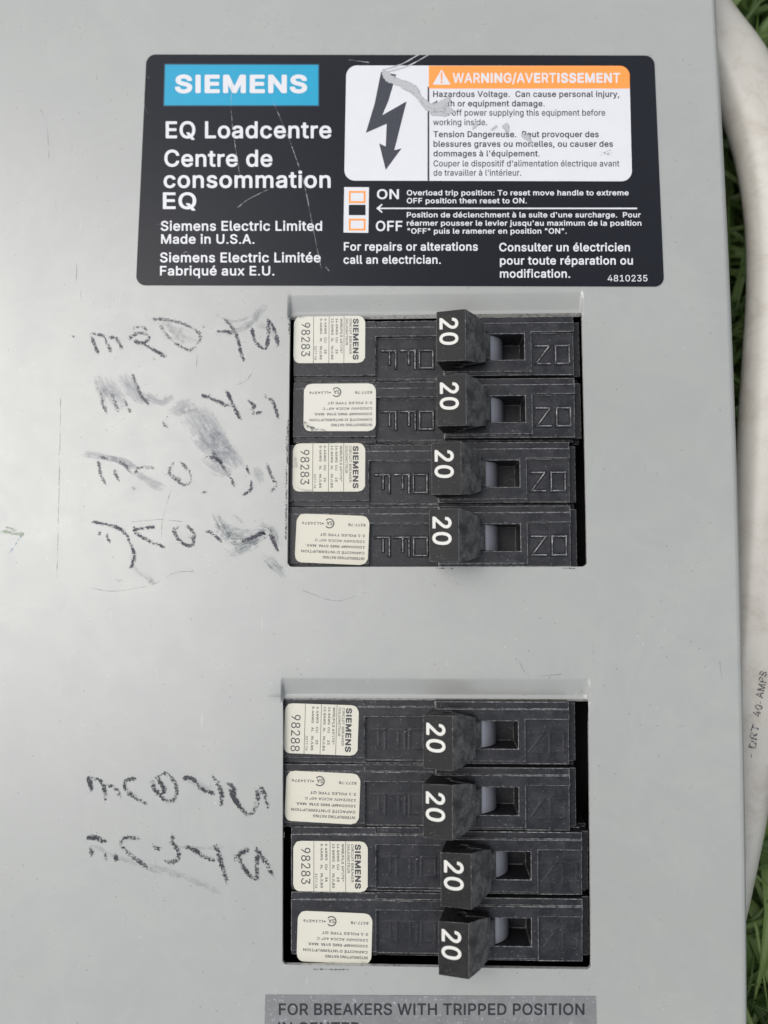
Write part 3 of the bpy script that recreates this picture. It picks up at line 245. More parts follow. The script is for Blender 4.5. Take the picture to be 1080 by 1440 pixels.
    [121,411,1,26,56,-139,45,-6,56,10,47,35,26,46,166,408,3,13,-11,11,-70,1,-15,-6,-97,-253,-98,253,-14,6,-70,0,-9,-6,-3,-6,2,-13,142,-349,-10,-26,-16,-26,-7,-7,-15,-6,-42,1,-9,-8,-16,-59,4,-8],
    [122,402,1,23,40,6,16,-6,294,0,13,6,4,12,0,52,-10,11,-182,2,-1,6,186,225,1,51,-4,8,-14,6,-280,0,-9,-1,-9,-6,-3,-7,0,-51,7,-15,14,-3,168,-1,-194,-232,-1,-45],
    [176,338,2,24,131,288,38,-5,35,4,28,10,33,22,19,24,13,25,3,36,-4,24,-12,25,-24,28,-22,15,-34,13,-42,3,-28,-3,-28,-11,-32,-21,-20,-24,-12,-25,-4,-36,4,-24,12,-25,24,-28,28,-18,13,155,361,-14,7,-12,12,-5,18,5,18,19,17,21,5,21,-5,19,-17,6,-18,-6,-18,-19,-17,-21,-5],
    [201,441,2,31,58,6,16,-6,308,0,17,6,4,13,0,53,-7,11,-7,3,-231,1,-5,5,0,120,5,6,210,0,12,7,3,14,0,53,-4,7,-11,5,-212,1,-3,7,0,113,5,5,231,1,9,7,2,14,-1,53,-10,10,-315,1,-15,-4,-5,-14,0,-479,12,197,532,52,-1,14,4,68,96,4,14,-3,6,-6,6,-14,2,-63,0,-13,-8,-50,-99,2,-14],
    [224,411,3,41,128,-3,42,-6,56,9,42,23,7,-18,14,-6,63,1,12,10,1,237,-5,46,-13,33,-21,26,-23,17,-49,18,-49,6,-63,-9,-35,-12,-28,-19,-21,-21,-22,-39,1,-11,7,-7,70,-18,7,3,21,28,28,16,42,5,28,-5,22,-18,6,-34,-28,-8,-112,-16,-49,-18,-21,-14,-19,-22,-11,-26,-4,-33,5,-33,12,-26,29,-33,30,-18,13,177,75,-28,4,-21,15,-7,21,6,20,29,16,112,19,2,-22,-3,-20,-10,-19,-10,-12,-14,-10,-21,-9,12,168,405,58,-2,14,7,3,8,-47,99,-5,7,-14,5,-70,0,-7,-3,-6,-9,2,-13,65,-93],
    [233,426,3,42,172,-2,51,-6,42,4,35,8,35,19,26,21,19,26,12,26,-1,12,-7,7,-70,15,-11,-7,-19,-27,-21,-13,-47,-7,-21,2,-28,12,-16,13,-14,20,-9,26,0,7,4,2,252,1,7,2,7,8,-3,79,-11,39,-18,33,-24,27,-25,19,-38,17,-63,10,-53,-7,-45,-19,-40,-34,-24,-33,-20,-52,-6,-59,7,-53,16,-46,28,-40,39,-32,12,132,239,-3,2,6,20,14,20,15,13,24,12,28,4,28,-4,21,-10,16,-15,9,-13,9,-27,12,179,406,9,-3,49,0,14,6,67,96,2,13,-4,6,-16,5,-63,0,-13,-5,-51,-98,0,-14]]
HEAVY_DATA = [
    [83,491,1,67,186,-4,63,-5,56,5,56,16,47,28,30,31,20,37,6,43,-4,37,-15,33,-42,42,-56,28,-140,38,-28,17,-6,10,2,18,18,19,28,10,28,2,28,-4,28,-11,14,-15,14,-31,14,-8,77,-2,14,3,10,6,8,13,1,12,-8,37,-21,38,-32,30,-35,20,-56,18,-63,5,-49,-6,-49,-14,-42,-22,-28,-26,-28,-49,-6,-43,9,-44,6,-12,30,-37,52,-32,56,-18,111,-31,22,-14,6,-11,-2,-18,-18,-20,-21,-10,-42,-6,-49,7,-21,10,-15,19,-7,25,-6,7,-14,8,-77,1,-14,-2,-12,-8,-8,-19,9,-43,24,-44,36,-33,42,-22],
    [73,234,1,13,65,5,19,-5,70,0,21,10,8,14,1,457,-9,18,-21,10,-77,-1,-18,-9,-9,-18,0,-451,3,-12],
    [69,463,1,42,63,5,19,-5,315,0,14,3,14,10,6,17,0,56,-6,12,-14,10,-14,2,-210,0,-6,6,0,81,6,5,189,0,14,2,15,11,6,13,0,55,-3,13,-11,10,-21,6,-189,0,-5,2,-1,6,0,68,0,6,6,5,210,0,14,4,12,10,5,18,-1,56,-8,12,-8,6,-21,4,-308,0,-16,-4,-14,-12,-4,-18,0,-445,3,-12],
    [77,672,1,41,63,5,19,-5,63,0,18,5,12,13,3,12,2,202,97,-214,15,-14,14,-4,63,0,14,5,8,6,97,216,4,-12,0,-185,3,-12,12,-13,16,-5,70,0,21,9,7,9,3,12,0,451,-10,19,-21,9,-91,0,-14,-1,-15,-9,-8,-12,-124,-284,-7,-5,-133,299,-14,10,-14,2,-91,0,-14,-3,-11,-7,-9,-18,0,-451,3,-12],
    [78,567,1,33,63,5,19,-5,70,0,14,5,12,13,3,12,0,241,1,6,5,5,196,-271,21,-11,77,0,14,1,17,10,7,19,0,445,-1,12,-9,13,-21,9,-70,0,-14,-4,-14,-14,-3,-10,0,-247,-4,-12,-203,280,-21,7,-77,0,-14,-3,-11,-7,-9,-18,0,-451,3,-12]]
GLYPHS = {}
BOLD = {}
HEAVY = {}
def _load_glyphs(data, out):
    # each row: character code, advance, number of contours, then per contour its point count and relative x, y pairs
    for row in data:
        ch, adv, n = row[:3]; i = 3; cs = []
        for _ in range(n):
            m = row[i]; i += 1; x = y = 0; pts = []
            for _k in range(m):
                x += row[i]; y += row[i + 1]; i += 2; pts.append((x, y))
            cl = [pts[0]]
            for p in pts[1:]:
                if abs(p[0] - cl[-1][0]) + abs(p[1] - cl[-1][1]) > 2: cl.append(p)
            while abs(cl[0][0] - cl[-1][0]) + abs(cl[0][1] - cl[-1][1]) <= 2: cl.pop()
            cs.append(cl)
        out[chr(ch)] = (adv, cs)
_load_glyphs(FONT_DATA, GLYPHS); _load_glyphs(BOLD_DATA, BOLD); _load_glyphs(HEAVY_DATA, HEAVY)
GLYPHS['I'] = (190, [[(62, 0), (62, 509), (128, 509), (128, 0)]])
GLYPHS['-'] = (250, [[(30, 168), (30, 222), (220, 222), (220, 168)]])
def _area(c): return sum(c[i - 1][0] * c[i][1] - c[i][0] * c[i - 1][1] for i in range(len(c))) / 2
def _inside(p, c):
    r = False
    for i in range(len(c)):
        a, b2 = c[i - 1], c[i]
        if (a[1] > p[1]) != (b2[1] > p[1]) and p[0] < (b2[0] - a[0]) * (p[1] - a[1]) / (b2[1] - a[1]) + a[0]: r = not r
    return r
def _offset(c, d):
    out = []; n = len(c)
    for i in range(n):
        a, b2, e = Vector(c[i - 1]), Vector(c[i]), Vector(c[(i + 1) % n])
        u = (b2 - a).normalized(); v = (e - b2).normalized()
        n1 = Vector((-u.y, u.x)); n2 = Vector((-v.y, v.x)); m = n1 + n2
        if m.length < 0.3: m = n1
        m.normalize(); k = min(1 / max(m.dot(n1), 0.35), 1.8)
        q = b2 + m * d * k; out.append((q.x, q.y))
    return out
_cache = {}
def glyph(ch, bold):
    key = (ch, bold)
    if key in _cache: return _cache[key]
    tab = GLYPHS
    if bold >= 30: tab, bold = (HEAVY if ch in HEAVY else BOLD), 0
    elif bold >= 16: tab, bold = BOLD, 0
    adv, cs = tab[ch]; V, F = [], []
    if cs:
        big = max(cs, key=lambda c: abs(_area(c))); sg = 1 if _area(big) > 0 else -1
        outer = [c for c in cs if _area(c) * sg > 0]; holes = [c for c in cs if _area(c) * sg <= 0]
        for oc in outer:
            grp = [oc] + [h for h in holes if _inside(h[0], oc)]
            if bold: grp = [_offset(c, -bold * sg) for c in grp]
            flatp = [Vector(p) for c in grp for p in c]; fc = []; n0 = 0
            for c in grp: fc.append(list(range(n0, n0 + len(c)))); n0 += len(c)
            vo, _e, fo, _a, _b, _c = delaunay_2d_cdt(flatp, [], fc, 2, 1e-4)
            b0 = len(V); V += [(p.x, p.y) for p in vo]
            for t in fo:
                a, b2, c3 = [vo[k] for k in t[:3]]
                s = (b2 - a).cross(c3 - a)
                if abs(s) < 1e-6: continue
                F.append(tuple(b0 + k for k in (t if s > 0 else t[::-1])))
    _cache[key] = (adv + (bold * 1.2 if bold else 0), V, F)
    return _cache[key]
def lay_text(items):
    """items: (string, u0, u1, baseline v, cap height, bold, shear) in a y-up frame -> verts2d, faces"""
    V, F = [], []
    for it in items:
        s, u0, u1, vb, cap, bold = it[:6]; shear = it[6] if len(it) > 6 else 0
        x = 0; pieces = []
        for ch in s:
            adv, gv, gf = glyph(ch, bold); pieces.append((x, gv, gf)); x += adv
        xs = [x0 + p[0] for x0, gv, gf in pieces for p in gv]
        a, b2 = min(xs), max(xs); kx = (u1 - u0) / (b2 - a); ky = cap / 509.0
        for x0, gv, gf in pieces:
            n = len(V)
            for p in gv: V.append((u0 + (x0 + p[0] - a) * kx + shear * p[1] * ky, vb + p[1] * ky))
            F += [tuple(n + k for k in f) for f in gf]
    return V, F
def lettering(name, items, mapper, mat, parent, flip=False):
    V, F = lay_text(items)
    if flip: F = [f[::-1] for f in F]
    return link_mesh(name, [mapper(u, v) for u, v in V], F, mat, parent)

# ------------------------------------------------------------------ materials
def new_mat(name):
    m = bpy.data.materials.new(name); m.use_nodes = True
    nt = m.node_tree; return m, nt, nt.nodes['Principled BSDF']
def N(nt, t, **k):
    n = nt.nodes.new(t)
    for a, b2 in k.items():
        if a in n.inputs: n.inputs[a].default_value = b2
        else: setattr(n, a, b2)
    return n
def objco(nt, scale=1000.0):
    tc = nt.nodes.new('ShaderNodeTexCoord'); mp = nt.nodes.new('ShaderNodeMapping')
    mp.inputs['Scale'].default_value = (scale, scale, scale) if not isinstance(scale, tuple) else scale
    nt.links.new(tc.outputs['Object'], mp.inputs[0]); return mp.outputs[0]
def tex(nt, co, scale, detail=4, rough=.6, dist=0):
    n = N(nt, 'ShaderNodeTexNoise'); n.inputs['Scale'].default_value = scale
    n.inputs['Detail'].default_value = detail; n.inputs['Roughness'].default_value = rough
    n.inputs['Distortion'].default_value = dist
    nt.links.new(co, n.inputs['Vector']); return n.outputs['Fac']
def ramp(nt, fac, lo, hi, c0=(0, 0, 0, 1), c1=(1, 1, 1, 1)):
    r = nt.nodes.new('ShaderNodeValToRGB'); r.color_ramp.elements[0].position = lo
    r.color_ramp.elements[1].position = hi
    r.color_ramp.elements[0].color = c0; r.color_ramp.elements[1].color = c1
    nt.links.new(fac, r.inputs[0]); return r.outputs[0]
def mixc(nt, fac, a, b2):
    m = nt.nodes.new('ShaderNodeMix'); m.data_type = 'RGBA'
    for sock, v in ((m.inputs[0], fac), (m.inputs[6], a), (m.inputs[7], b2)):
        if hasattr(v, 'links'): nt.links.new(v, sock)
        else: sock.default_value = v
    return m.outputs[2]
def math_(nt, op, a, b2=0.0, c=0.0, clamp=False):
    m = nt.nodes.new('ShaderNodeMath'); m.operation = op; m.use_clamp = clamp
    for i, v in enumerate((a, b2, c)):
        if hasattr(v, 'links'): nt.links.new(v, m.inputs[i])
        else: m.inputs[i].default_value = v
    return m.outputs[0]
def bump(nt, p, h, strength, dist_mm):
    b2 = nt.nodes.new('ShaderNodeBump'); b2.inputs['Strength'].default_value = strength
    b2.inputs['Distance'].default_value = dist_mm * MM
    nt.links.new(h, b2.inputs['Height']); nt.links.new(b2.outputs[0], p.inputs['Normal'])

def paint_mat():
    m, nt, p = new_mat('grey_enamel'); co = objco(nt)
    big = tex(nt, co, .02, 3, .55)
    base = mixc(nt, ramp(nt, big, .35, .65), (.276, .281, .260, 1), (.297, .301, .279, 1))
    cloud = tex(nt, co, .12, 5, .65, .6)
    base = mixc(nt, ramp(nt, cloud, .35, .85), base, (.262, .268, .257, 1))
    # handling dirt, fine dark specks and pale scuffs
    sp = tex(nt, co, 1.1, 3, .6)
    base = mixc(nt, ramp(nt, sp, .735, .765), base, (.12, .12, .115, 1))
    sp2 = tex(nt, co, .55, 6, .75, 1.5)
    base = mixc(nt, math_(nt, 'MULTIPLY', ramp(nt, sp2, .62, .85), .3), base, (.24, .245, .24, 1))
    vor = N(nt, 'ShaderNodeTexVoronoi'); vor.inputs['Scale'].default_value = .33; vor.inputs['Randomness'].default_value = 1
    nt.links.new(co, vor.inputs['Vector'])
    base = mixc(nt, math_(nt, 'MULTIPLY', ramp(nt, vor.outputs['Distance'], .035, .06, (1, 1, 1, 1), (0, 0, 0, 1)), .7), base, (.1, .1, .1, 1))
    st = tex(nt, objco(nt, (1000, 90, 1000)), .9, 4, .6)
    base = mixc(nt, math_(nt, 'MULTIPLY', ramp(nt, st, .7, .78), .3), base, (.52, .53, .52, 1))
    nt.links.new(base, p.inputs['Base Color'])
    vo2 = N(nt, 'ShaderNodeTexVoronoi'); vo2.inputs['Scale'].default_value = .36
    nt.links.new(co, vo2.inputs['Vector'])
    base = mixc(nt, math_(nt, 'MULTIPLY', ramp(nt, vo2.outputs['Distance'], .03, .07, (1, 1, 1, 1), (0, 0, 0, 1)), ramp(nt, tex(nt, co, .1, 2, .5), .5, .62)), base, (.42, .42, .40, 1))
    fs = tex(nt, co, 3.2, 3, .7)
    base = mixc(nt, math_(nt, 'MULTIPLY', ramp(nt, fs, .3, .7), .10), base, (.22, .225, .215, 1))
    wm = tex(nt, co, .035, 6, .6, 1.2)
    ring = ramp(nt, math_(nt, 'ABSOLUTE', math_(nt, 'SUBTRACT', wm, .52)), .0, .035, (1, 1, 1, 1), (0, 0, 0, 1))
    base = mixc(nt, math_(nt, 'MULTIPLY', ring, .045), base, (.45, .45, .43, 1)); nt.links.new(base, p.inputs['Base Color'])
    rr = ramp(nt, cloud, .3, .8, (.27, .27, .27, 1), (.34, .34, .34, 1)); nt.links.new(rr, p.inputs['Roughness'])
    h = math_(nt, 'ADD', tex(nt, co, 1.6, 2, .5), math_(nt, 'MULTIPLY', tex(nt, co, .06, 2, .5), 6.0))
    bump(nt, p, h, .25, .03); p.inputs['Specular IOR Level'].default_value = .8
    return m
def plastic_mat(name, col, dusty=.5, rough=.42, scratch=.3):
    m, nt, p = new_mat(name); co = objco(nt)
    d = ramp(nt, tex(nt, co, 2.6, 4, .7), .63, .70)
    c = mixc(nt, math_(nt, 'MULTIPLY', d, dusty), col + (1,), (.33, .32, .31, 1))
    film = ramp(nt, tex(nt, co, .35, 5, .65, .5), .4, .75)
    c = mixc(nt, math_(nt, 'MULTIPLY', film, scratch * .22), c, (.25, .25, .26, 1))
    f2 = ramp(nt, tex(nt, objco(nt, (260, 1500, 1000)), .9, 5, .7), .62, .72)
    c = mixc(nt, math_(nt, 'MULTIPLY', f2, scratch * .35), c, (.3, .3, .3, 1))
    nt.links.new(c, p.inputs['Base Color'])
    nt.links.new(math_(nt, 'ADD', rough, math_(nt, 'MULTIPLY', film, .2)), p.inputs['Roughness'])
    bump(nt, p, tex(nt, co, 6, 3, .6), .25, .03)
    return m
def edge_mat(name, lo, hi, col=(.2, .2, .2, 1), base=(.02, .02, .022, 1)):
    m, nt, p = new_mat(name); co = objco(nt)
    f = ramp(nt, tex(nt, co, 1.3, 5, .8), lo, hi)
    nt.links.new(mixc(nt, f, base, col), p.inputs['Base Color']); p.inputs['Roughness'].default_value = .6
    return m
def flat_mat(name, col, rough=.45, var=.08, dirt=None, spec=.5, dscale=1.2, dlo=.62, dhi=.72):
    m, nt, p = new_mat(name); co = objco(nt)
    dk = tuple(x * (1 - var) for x in col)
    c = mixc(nt, tex(nt, co, .3, 4, .6), dk + (1,), tuple(min(1, x * (1 + var)) for x in col) + (1,))
    if dirt: c = mixc(nt, ramp(nt, tex(nt, co, dscale, 5, .7), dlo, dhi), c, dirt + (1,))
    nt.links.new(c, p.inputs['Base Color']); p.inputs['Roughness'].default_value = rough
    p.inputs['Specular IOR Level'].default_value = spec
    return m
def mark_mat(name, col, bias, edge, gain, fine, maxa=1.0, streak=None, rough=.6, coarse=0):
    """ink or dust lying on the paint: coverage broken up by noise, thinning towards the stroke's edge"""
    m, nt, p = new_mat(name); co = objco(nt)
    uv = nt.nodes.new('ShaderNodeUVMap'); uv.uv_map = 'UVMap'; sx = nt.nodes.new('ShaderNodeSeparateXYZ'); nt.links.new(uv.outputs[0], sx.inputs[0])
    v2 = math_(nt, 'MULTIPLY', sx.outputs[1], sx.outputs[1])
    n1 = tex(nt, co, fine, 4, .75)
    if streak:
        mp = nt.nodes.new('ShaderNodeMapping'); mp.inputs['Scale'].default_value = streak
        nt.links.new(uv.outputs[0], mp.inputs[0])
        n2 = tex(nt, mp.outputs[0], 1.0, 4, .7)
        n1 = math_(nt, 'ADD', math_(nt, 'MULTIPLY', n1, .4), math_(nt, 'MULTIPLY', n2, .6))
    u2 = nt.nodes.new('ShaderNodeUVMap'); u2.uv_map = 'ends'; s2 = nt.nodes.new('ShaderNodeSeparateXYZ'); nt.links.new(u2.outputs[0], s2.inputs[0])
    e1 = math_(nt, 'SUBTRACT', 1.0, math_(nt, 'MINIMUM', s2.outputs[0], s2.outputs[1]), clamp=True)
    v2 = math_(nt, 'ADD', v2, math_(nt, 'MULTIPLY', math_(nt, 'MULTIPLY', e1, e1), .9))
    if coarse:
        n1 = math_(nt, 'ADD', math_(nt, 'MULTIPLY', n1, 1 - coarse), math_(nt, 'MULTIPLY', tex(nt, co, .45, 3, .6), coarse))
    a = math_(nt, 'ADD', math_(nt, 'SUBTRACT', n1, math_(nt, 'MULTIPLY', v2, edge)), bias)
    a = math_(nt, 'MULTIPLY', a, gain, clamp=True)
    end = math_(nt, 'MULTIPLY', math_(nt, 'SUBTRACT', 1.02, math_(nt, 'POWER', sx.outputs[1], 6.0)), 8.0, clamp=True)
    a = math_(nt, 'MULTIPLY', math_(nt, 'MULTIPLY', a, end), maxa)
    nt.links.new(a, p.inputs['Alpha'])
    p.inputs['Base Color'].default_value = col + (1,); p.inputs['Roughness'].default_value = rough
    return m

M_paint = paint_mat()
M_paintin = flat_mat('grey_enamel_inside', (.2, .205, .2), .5)
M_raw = flat_mat('worn_sheet_edge', (.42, .41, .38), .5, .15, (.12, .11, .1), dlo=.5, dhi=.7)
M_plate = flat_mat('nameplate_black', (.0075, .0085, .012), .26, .15, (.16, .16, .17), .22, 2.4, .70, .76)
M_white = flat_mat('print_white', (.54, .54, .55), .32, .04, (.42, .41, .42), dscale=3, dlo=.66, dhi=.8)
M_blue = flat_mat('print_blue', (.0, .25, .40), .3, .05)
M_dkblue = flat_mat('print_blue_rim', (.004, .05, .09), .3, .05)
M_orange = flat_mat('print_orange', (.78, .25, .045), .35, .05)
M_ink = flat_mat('print_ink', (.022, .024, .034), .4, .1, (.25, .25, .26), dscale=3, dlo=.63, dhi=.75)
M_labelink = flat_mat('label_ink', (.03, .03, .035), .5, .1, (.3, .29, .25), dscale=4, dlo=.6, dhi=.75)
M_label = flat_mat('cream_label', (.52, .51, .445), .5, .04, (.34, .33, .29), dscale=.8, dlo=.66, dhi=.82)
def vary(m, amt, c2):
    nt = m.node_tree; p = nt.nodes['Principled BSDF']; l = p.inputs['Base Color'].links[0].from_socket
    oi = nt.nodes.new('ShaderNodeObjectInfo'); nt.links.new(mixc(nt, math_(nt, 'MULTIPLY', oi.outputs['Random'], amt), l, c2), p.inputs['Base Color'])
vary(M_label, .5, (.46, .425, .32, 1))
M_notice = flat_mat('silver_notice', (.15, .152, .150), .38, .3, (.42, .42, .44), dscale=1.6, dlo=.58, dhi=.74)
M_noticeink = flat_mat('notice_ink', (.008, .008, .011), .6, .1)
M_black = plastic_mat('black_phenolic', (.007, .0073, .0095), .5, .34, .28)
M_black.node_tree.nodes['Principled BSDF'].inputs['Specular IOR Level'].default_value = .36
M_handle = plastic_mat('black_handle', (.0045, .004, .0036), .25, .5, .2)
M_handle.node_tree.nodes['Principled BSDF'].inputs['Specular IOR Level'].default_value = .22
M_dusty, _nt, _p = new_mat('dusty_handle_side'); _co = objco(_nt)
_f = ramp(_nt, tex(_nt, _co, .32, 8, .82, .2), .42, .85); _c = mixc(_nt, math_(_nt, 'MULTIPLY', _f, .8), (.018, .018, .018, 1), (.26, .25, .235, 1))
_nt.links.new(_c, _p.inputs['Base Color']); _p.inputs['Roughness'].default_value = .7; bump(_nt, _p, tex(_nt, _co, 3.5, 4, .7), .3, .06)
M_rotor = flat_mat('rotor_sky_sheen', (.24, .24, .26), .26, .1, (.3, .3, .3), dscale=2)  # rotor is black plastic; its sky reflection is put into this grey
M_edge = edge_mat('worn_edge_highlight', .42, .66, (.3, .3, .29, 1))  # real edge wear; also stands in for highlights on letter tops and handle corners
M_digit = flat_mat('digit_white', (.5, .49, .45), .6, .05, (.2, .2, .19), dscale=2.2, dlo=.64, dhi=.74)
M_dark = flat_mat('cavity_black', (.006, .006, .007), .6)
M_marker = mark_mat('marker_ink', (.035, .027, .045), -.425, .15, 10, 2.7, .9, coarse=.35)
M_marker3 = mark_mat('marker_ink_specked', (.016, .017, .024), -.435, .15, 11, 2.4, .95, coarse=.35)
M_marker2 = mark_mat('marker_ink_faint', (.06, .055, .07), -.445, .15, 9, 2.7, .8, coarse=.35)
M_smear = mark_mat('marker_smear', (.19, .195, .235), -.35, .17, 2.6, .9, .58, (.02, 2.2, 1))
M_smear2 = mark_mat('solvent_smear', (.075, .105, .125), -.42, .14, 3.6, .9, .7, (.03, 4.0, 1))
M_haze = mark_mat('ink_haze', (.16, .165, .18), -.40, .22, 2.2, .7, .5, (.05, 2.0, 1))
M_hair = mark_mat('hairline_scratch', (.16, .165, .16), -.38, .1, 4, .5, .42)
M_pale = mark_mat('pale_scratch', (.5, .5, .51), -.41, .1, 5, .8, .5)
M_palef = mark_mat('faint_pale_scratch', (.5, .51, .5), -.37, .1, 4, 1.2, .5)
M_scrape = mark_mat('scraped_print', (.35, .355, .36), -.27, .30, 9, 1.1, .97, coarse=.5)
M_green = mark_mat('green_mark', (.17, .26, .13), -.38, .12, 4, 1, .6)
M_bluem = mark_mat('blue_mark', (.12, .28, .42), -.38, .12, 4, 1, .7)
M_rust = mark_mat('dirt_rim', (.04, .04, .04), -.43, .12, 8, 2.2, .85)

# ------------------------------------------------------------------ the setting: soil
GROUND = -64.0
def soil():
    m, nt, p = new_mat('soil'); co = objco(nt)
    c = ramp(nt, tex(nt, co, .05, 8, .7, .4), .35, .7, (.012, .009, .006, 1), (.075, .055, .035, 1))
    c = mixc(nt, ramp(nt, tex(nt, co, .012, 8, .7, .8), .38, .5), c, (.045, .075, .02, 1))
    nt.links.new(c, p.inputs['Base Color']); p.inputs['Roughness'].default_value = .95
    bump(nt, p, tex(nt, co, .12, 6, .7), 1, 4)
    n = 48; V, F = [], []
    for j in range(n + 1):
        for i in range(n + 1):
            x = (i / n - .5); y = (j / n - .5)
            x = math.copysign(abs(x * 2) ** 2.2, x) * 3000; y = math.copysign(abs(y * 2) ** 2.2, y) * 3000
            z = GROUND + 5 * mnoise.noise(Vector((x * .012, y * .012, 3))) - 4
            V.append((x, y, z))
    for j in range(n):
        for i in range(n): a = j * (n + 1) + i; F.append((a, a + 1, a + n + 2, a + n + 1))
    o = link_mesh('ground', V, F, m, None, True); tag(o, kind='structure')
soil()

# ------------------------------------------------------------------ load centre: empty at its base, parts under it
LC = empty('load_centre', (-40, 0, GROUND))
tag(LC, 'grey steel electrical load centre with two rows of breakers, lying in the grass', 'electrical panel')
def part(name, verts, faces, mat, parent=LC, **k):
    o = link_mesh(name, verts, faces, mat, parent, **k)
    if parent is LC: o.location = -LC.location
    return o
def child_of_part(o): return o   # children of a part share the part's frame (world millimetres)

def lerp_tab(tab, y):
    tab = sorted(tab)
    if y <= tab[0][0]: a, b2 = tab[0], tab[1]
    elif y >= tab[-1][0]: a, b2 = tab[-2], tab[-1]
    else:
        for a, b2 in zip(tab, tab[1:]):
            if a[0] <= y <= b2[0]: break
    return a[1] + (b2[1] - a[1]) * (y - a[0]) / (b2[0] - a[0])
edge_px = [(1008, 0), (1021, 235), (1032, 470), (1040, 700), (1046, 940), (1051, 1190), (1053, 1440)]
edge_tab = [(flat(*q)[1], flat(*q)[0]) for q in edge_px]
_n = len(edge_tab); _mx = sum(t[0] for t in edge_tab) / _n; _my = sum(t[1] for t in edge_tab) / _n
_sl = sum((t[0] - _mx) * (t[1] - _my) for t in edge_tab) / sum((t[0] - _mx) ** 2 for t in edge_tab)
def xedge(y):
    st = _my + _sl * (y - _mx)
    return .25 * st + .75 * lerp_tab(edge_tab, y) if abs(y) < 105 else st

def opening(c):   # four photo corners TL TR BR BL -> flat rect
    q = [flat(*p) for p in c]
    return ((q[0][0] + q[3][0]) / 2, (q[1][0] + q[2][0]) / 2, (q[2][1] + q[3][1]) / 2, (q[0][1] + q[1][1]) / 2), q
OP1, q1 = opening([(409, 440), (820, 440), (824, 797), (403, 797)])
OP2, q2 = opening([(400, 983), (829, 983), (829.5, 1360), (395, 1360)])
print('OPEN1', OP1, q1); print('OPEN2', OP2, q2); print('EDGE', edge_tab)
LIP1 = flat(600, 411)[1]; LIP2 = flat(600, 953)[1]
OPS = [(OP1, LIP1), (OP2, LIP2)]
def sst(a, b2, x):
    t = min(1, max(0, (x - a) / (b2 - a))); return t * t * (3 - 2 * t)
def cover_h(x, y):
    h = 0
    for (x0, x1, y0, y1), yl in OPS:
        if y > y0:
            t_ = (y - (y1 + .7)) / (yl - y1 - .7)
            ty = (1 - (.85 * min(1, max(0, t_)) + .15 * sst(0, 1, t_))) if y > y1 else sst(y1 - .9, y1 - .1, y)
            ty2 = ty
            tx = min(sst(x0 - .55, x0 + .25, x), 1 - sst(x1 - .1, x1 + .3, x))
            h -= LIPD * ty2 * tx
        if y1 - .1 < y < y1 + .8 and x0 - .1 < x < x1 + .1: h += .3 * (1 - max(0, (y - y1) / .8)) ** 2
    return h
LIPD = 1.4
XL, YB, YT = -175.0, -165.0, 150.0
RB = 1.3
xs = set(); ys = set()
v = XL
while v < 58: xs.add(round(v, 3)); v += 4
v = YB
while v < YT: ys.add(round(v, 3)); v += 4
ys.add(YT)
CR = 1.1
for (x0, x1, y0, y1), yl in OPS:
    for e in (-.55, -.35, -.15, .05, .25, CR): xs.add(x0 + e); xs.add(x1 - e)
    xs.add(x0); xs.add(x1)
    ys.update((y0, y0 + CR, y1, y1 - .9, y1 - .5, y1 + .18, y1 + .35, y1 + .52, y1 + .7, y1 + .85))
    for k in range(1, 9): ys.add(y1 + .7 + (yl - y1 - .7) * k / 8)
def clean(s, keep):
    s = sorted(s); out = []
    for a in s:
        if out and a - out[-1] < .12:
            if a in keep: out[-1] = a
            continue
        out.append(a)
    return out
keepx = {a for (a, b2, c, d), _ in OPS for a in (a,)} | {b2 for (a, b2, c, d), _ in OPS}
keepx |= {a + CR for (a, b2, c, d), _ in OPS} | {b2 - CR for (a, b2, c, d), _ in OPS}
keepy = {c for (a, b2, c, d), _ in OPS} | {d for (a, b2, c, d), _ in OPS} | {c + CR for (a, b2, c, d), _ in OPS}
xs = clean(xs, keepx); ys = clean(ys, keepy)
def cover():
    V, F, idx = [], [], {}
    xe0 = 57.0
    cols = xs + ['e0', 'e1', 'e2', 'e3', 'e4', 'e5', 'e6']
    def vid(i, j):
        if (i, j) in idx: return idx[(i, j)]
        y = ys[j]; c = cols[i]; xe = xedge(y)
        if isinstance(c, str):
            k = int(c[1])
            if k <= 4:
                a = k / 4 * math.pi / 2
                x = xe - RB + RB * math.sin(a); z = -RB * (1 - math.cos(a))
            else: x = xe; z = -RB - (3.5 if k == 5 else 9.0)
        else: x = c; z = cover_h(x, y)
        V.append((x, y, z + bow(y))); idx[(i, j)] = len(V) - 1; return len(V) - 1
    def inhole(x, y):
        for (x0, x1, y0, y1), _ in OPS:
            if x0 < x < x1 and y0 < y < y1: return True
        return False
    nc = len(cols); nr = len(ys)
    for j in range(nr - 1):
        for i in range(nc - 1):
            a, b2 = cols[i], cols[i + 1]
            if not isinstance(b2, str) and not isinstance(a, str):
                if inhole((a + b2) / 2, (ys[j] + ys[j + 1]) / 2): continue
            F.append((vid(i, j), vid(i + 1, j), vid(i + 1, j + 1), vid(i, j + 1)))
    o = part('cover', V, F, M_paint, smooth=True, mats=[M_paint, M_paintin, M_raw])
    s = o.modifiers.new('sheet', 'SOLIDIFY'); s.thickness = 1.0 * MM; s.offset = -1
    s.material_offset = 1; s.material_offset_rim = 2
    bevel(o, .28, 3, 50)
    wn_ = o.modifiers.new('n', 'WEIGHTED_NORMAL'); wn_.keep_sharp = True
    return o
COVER = cover()
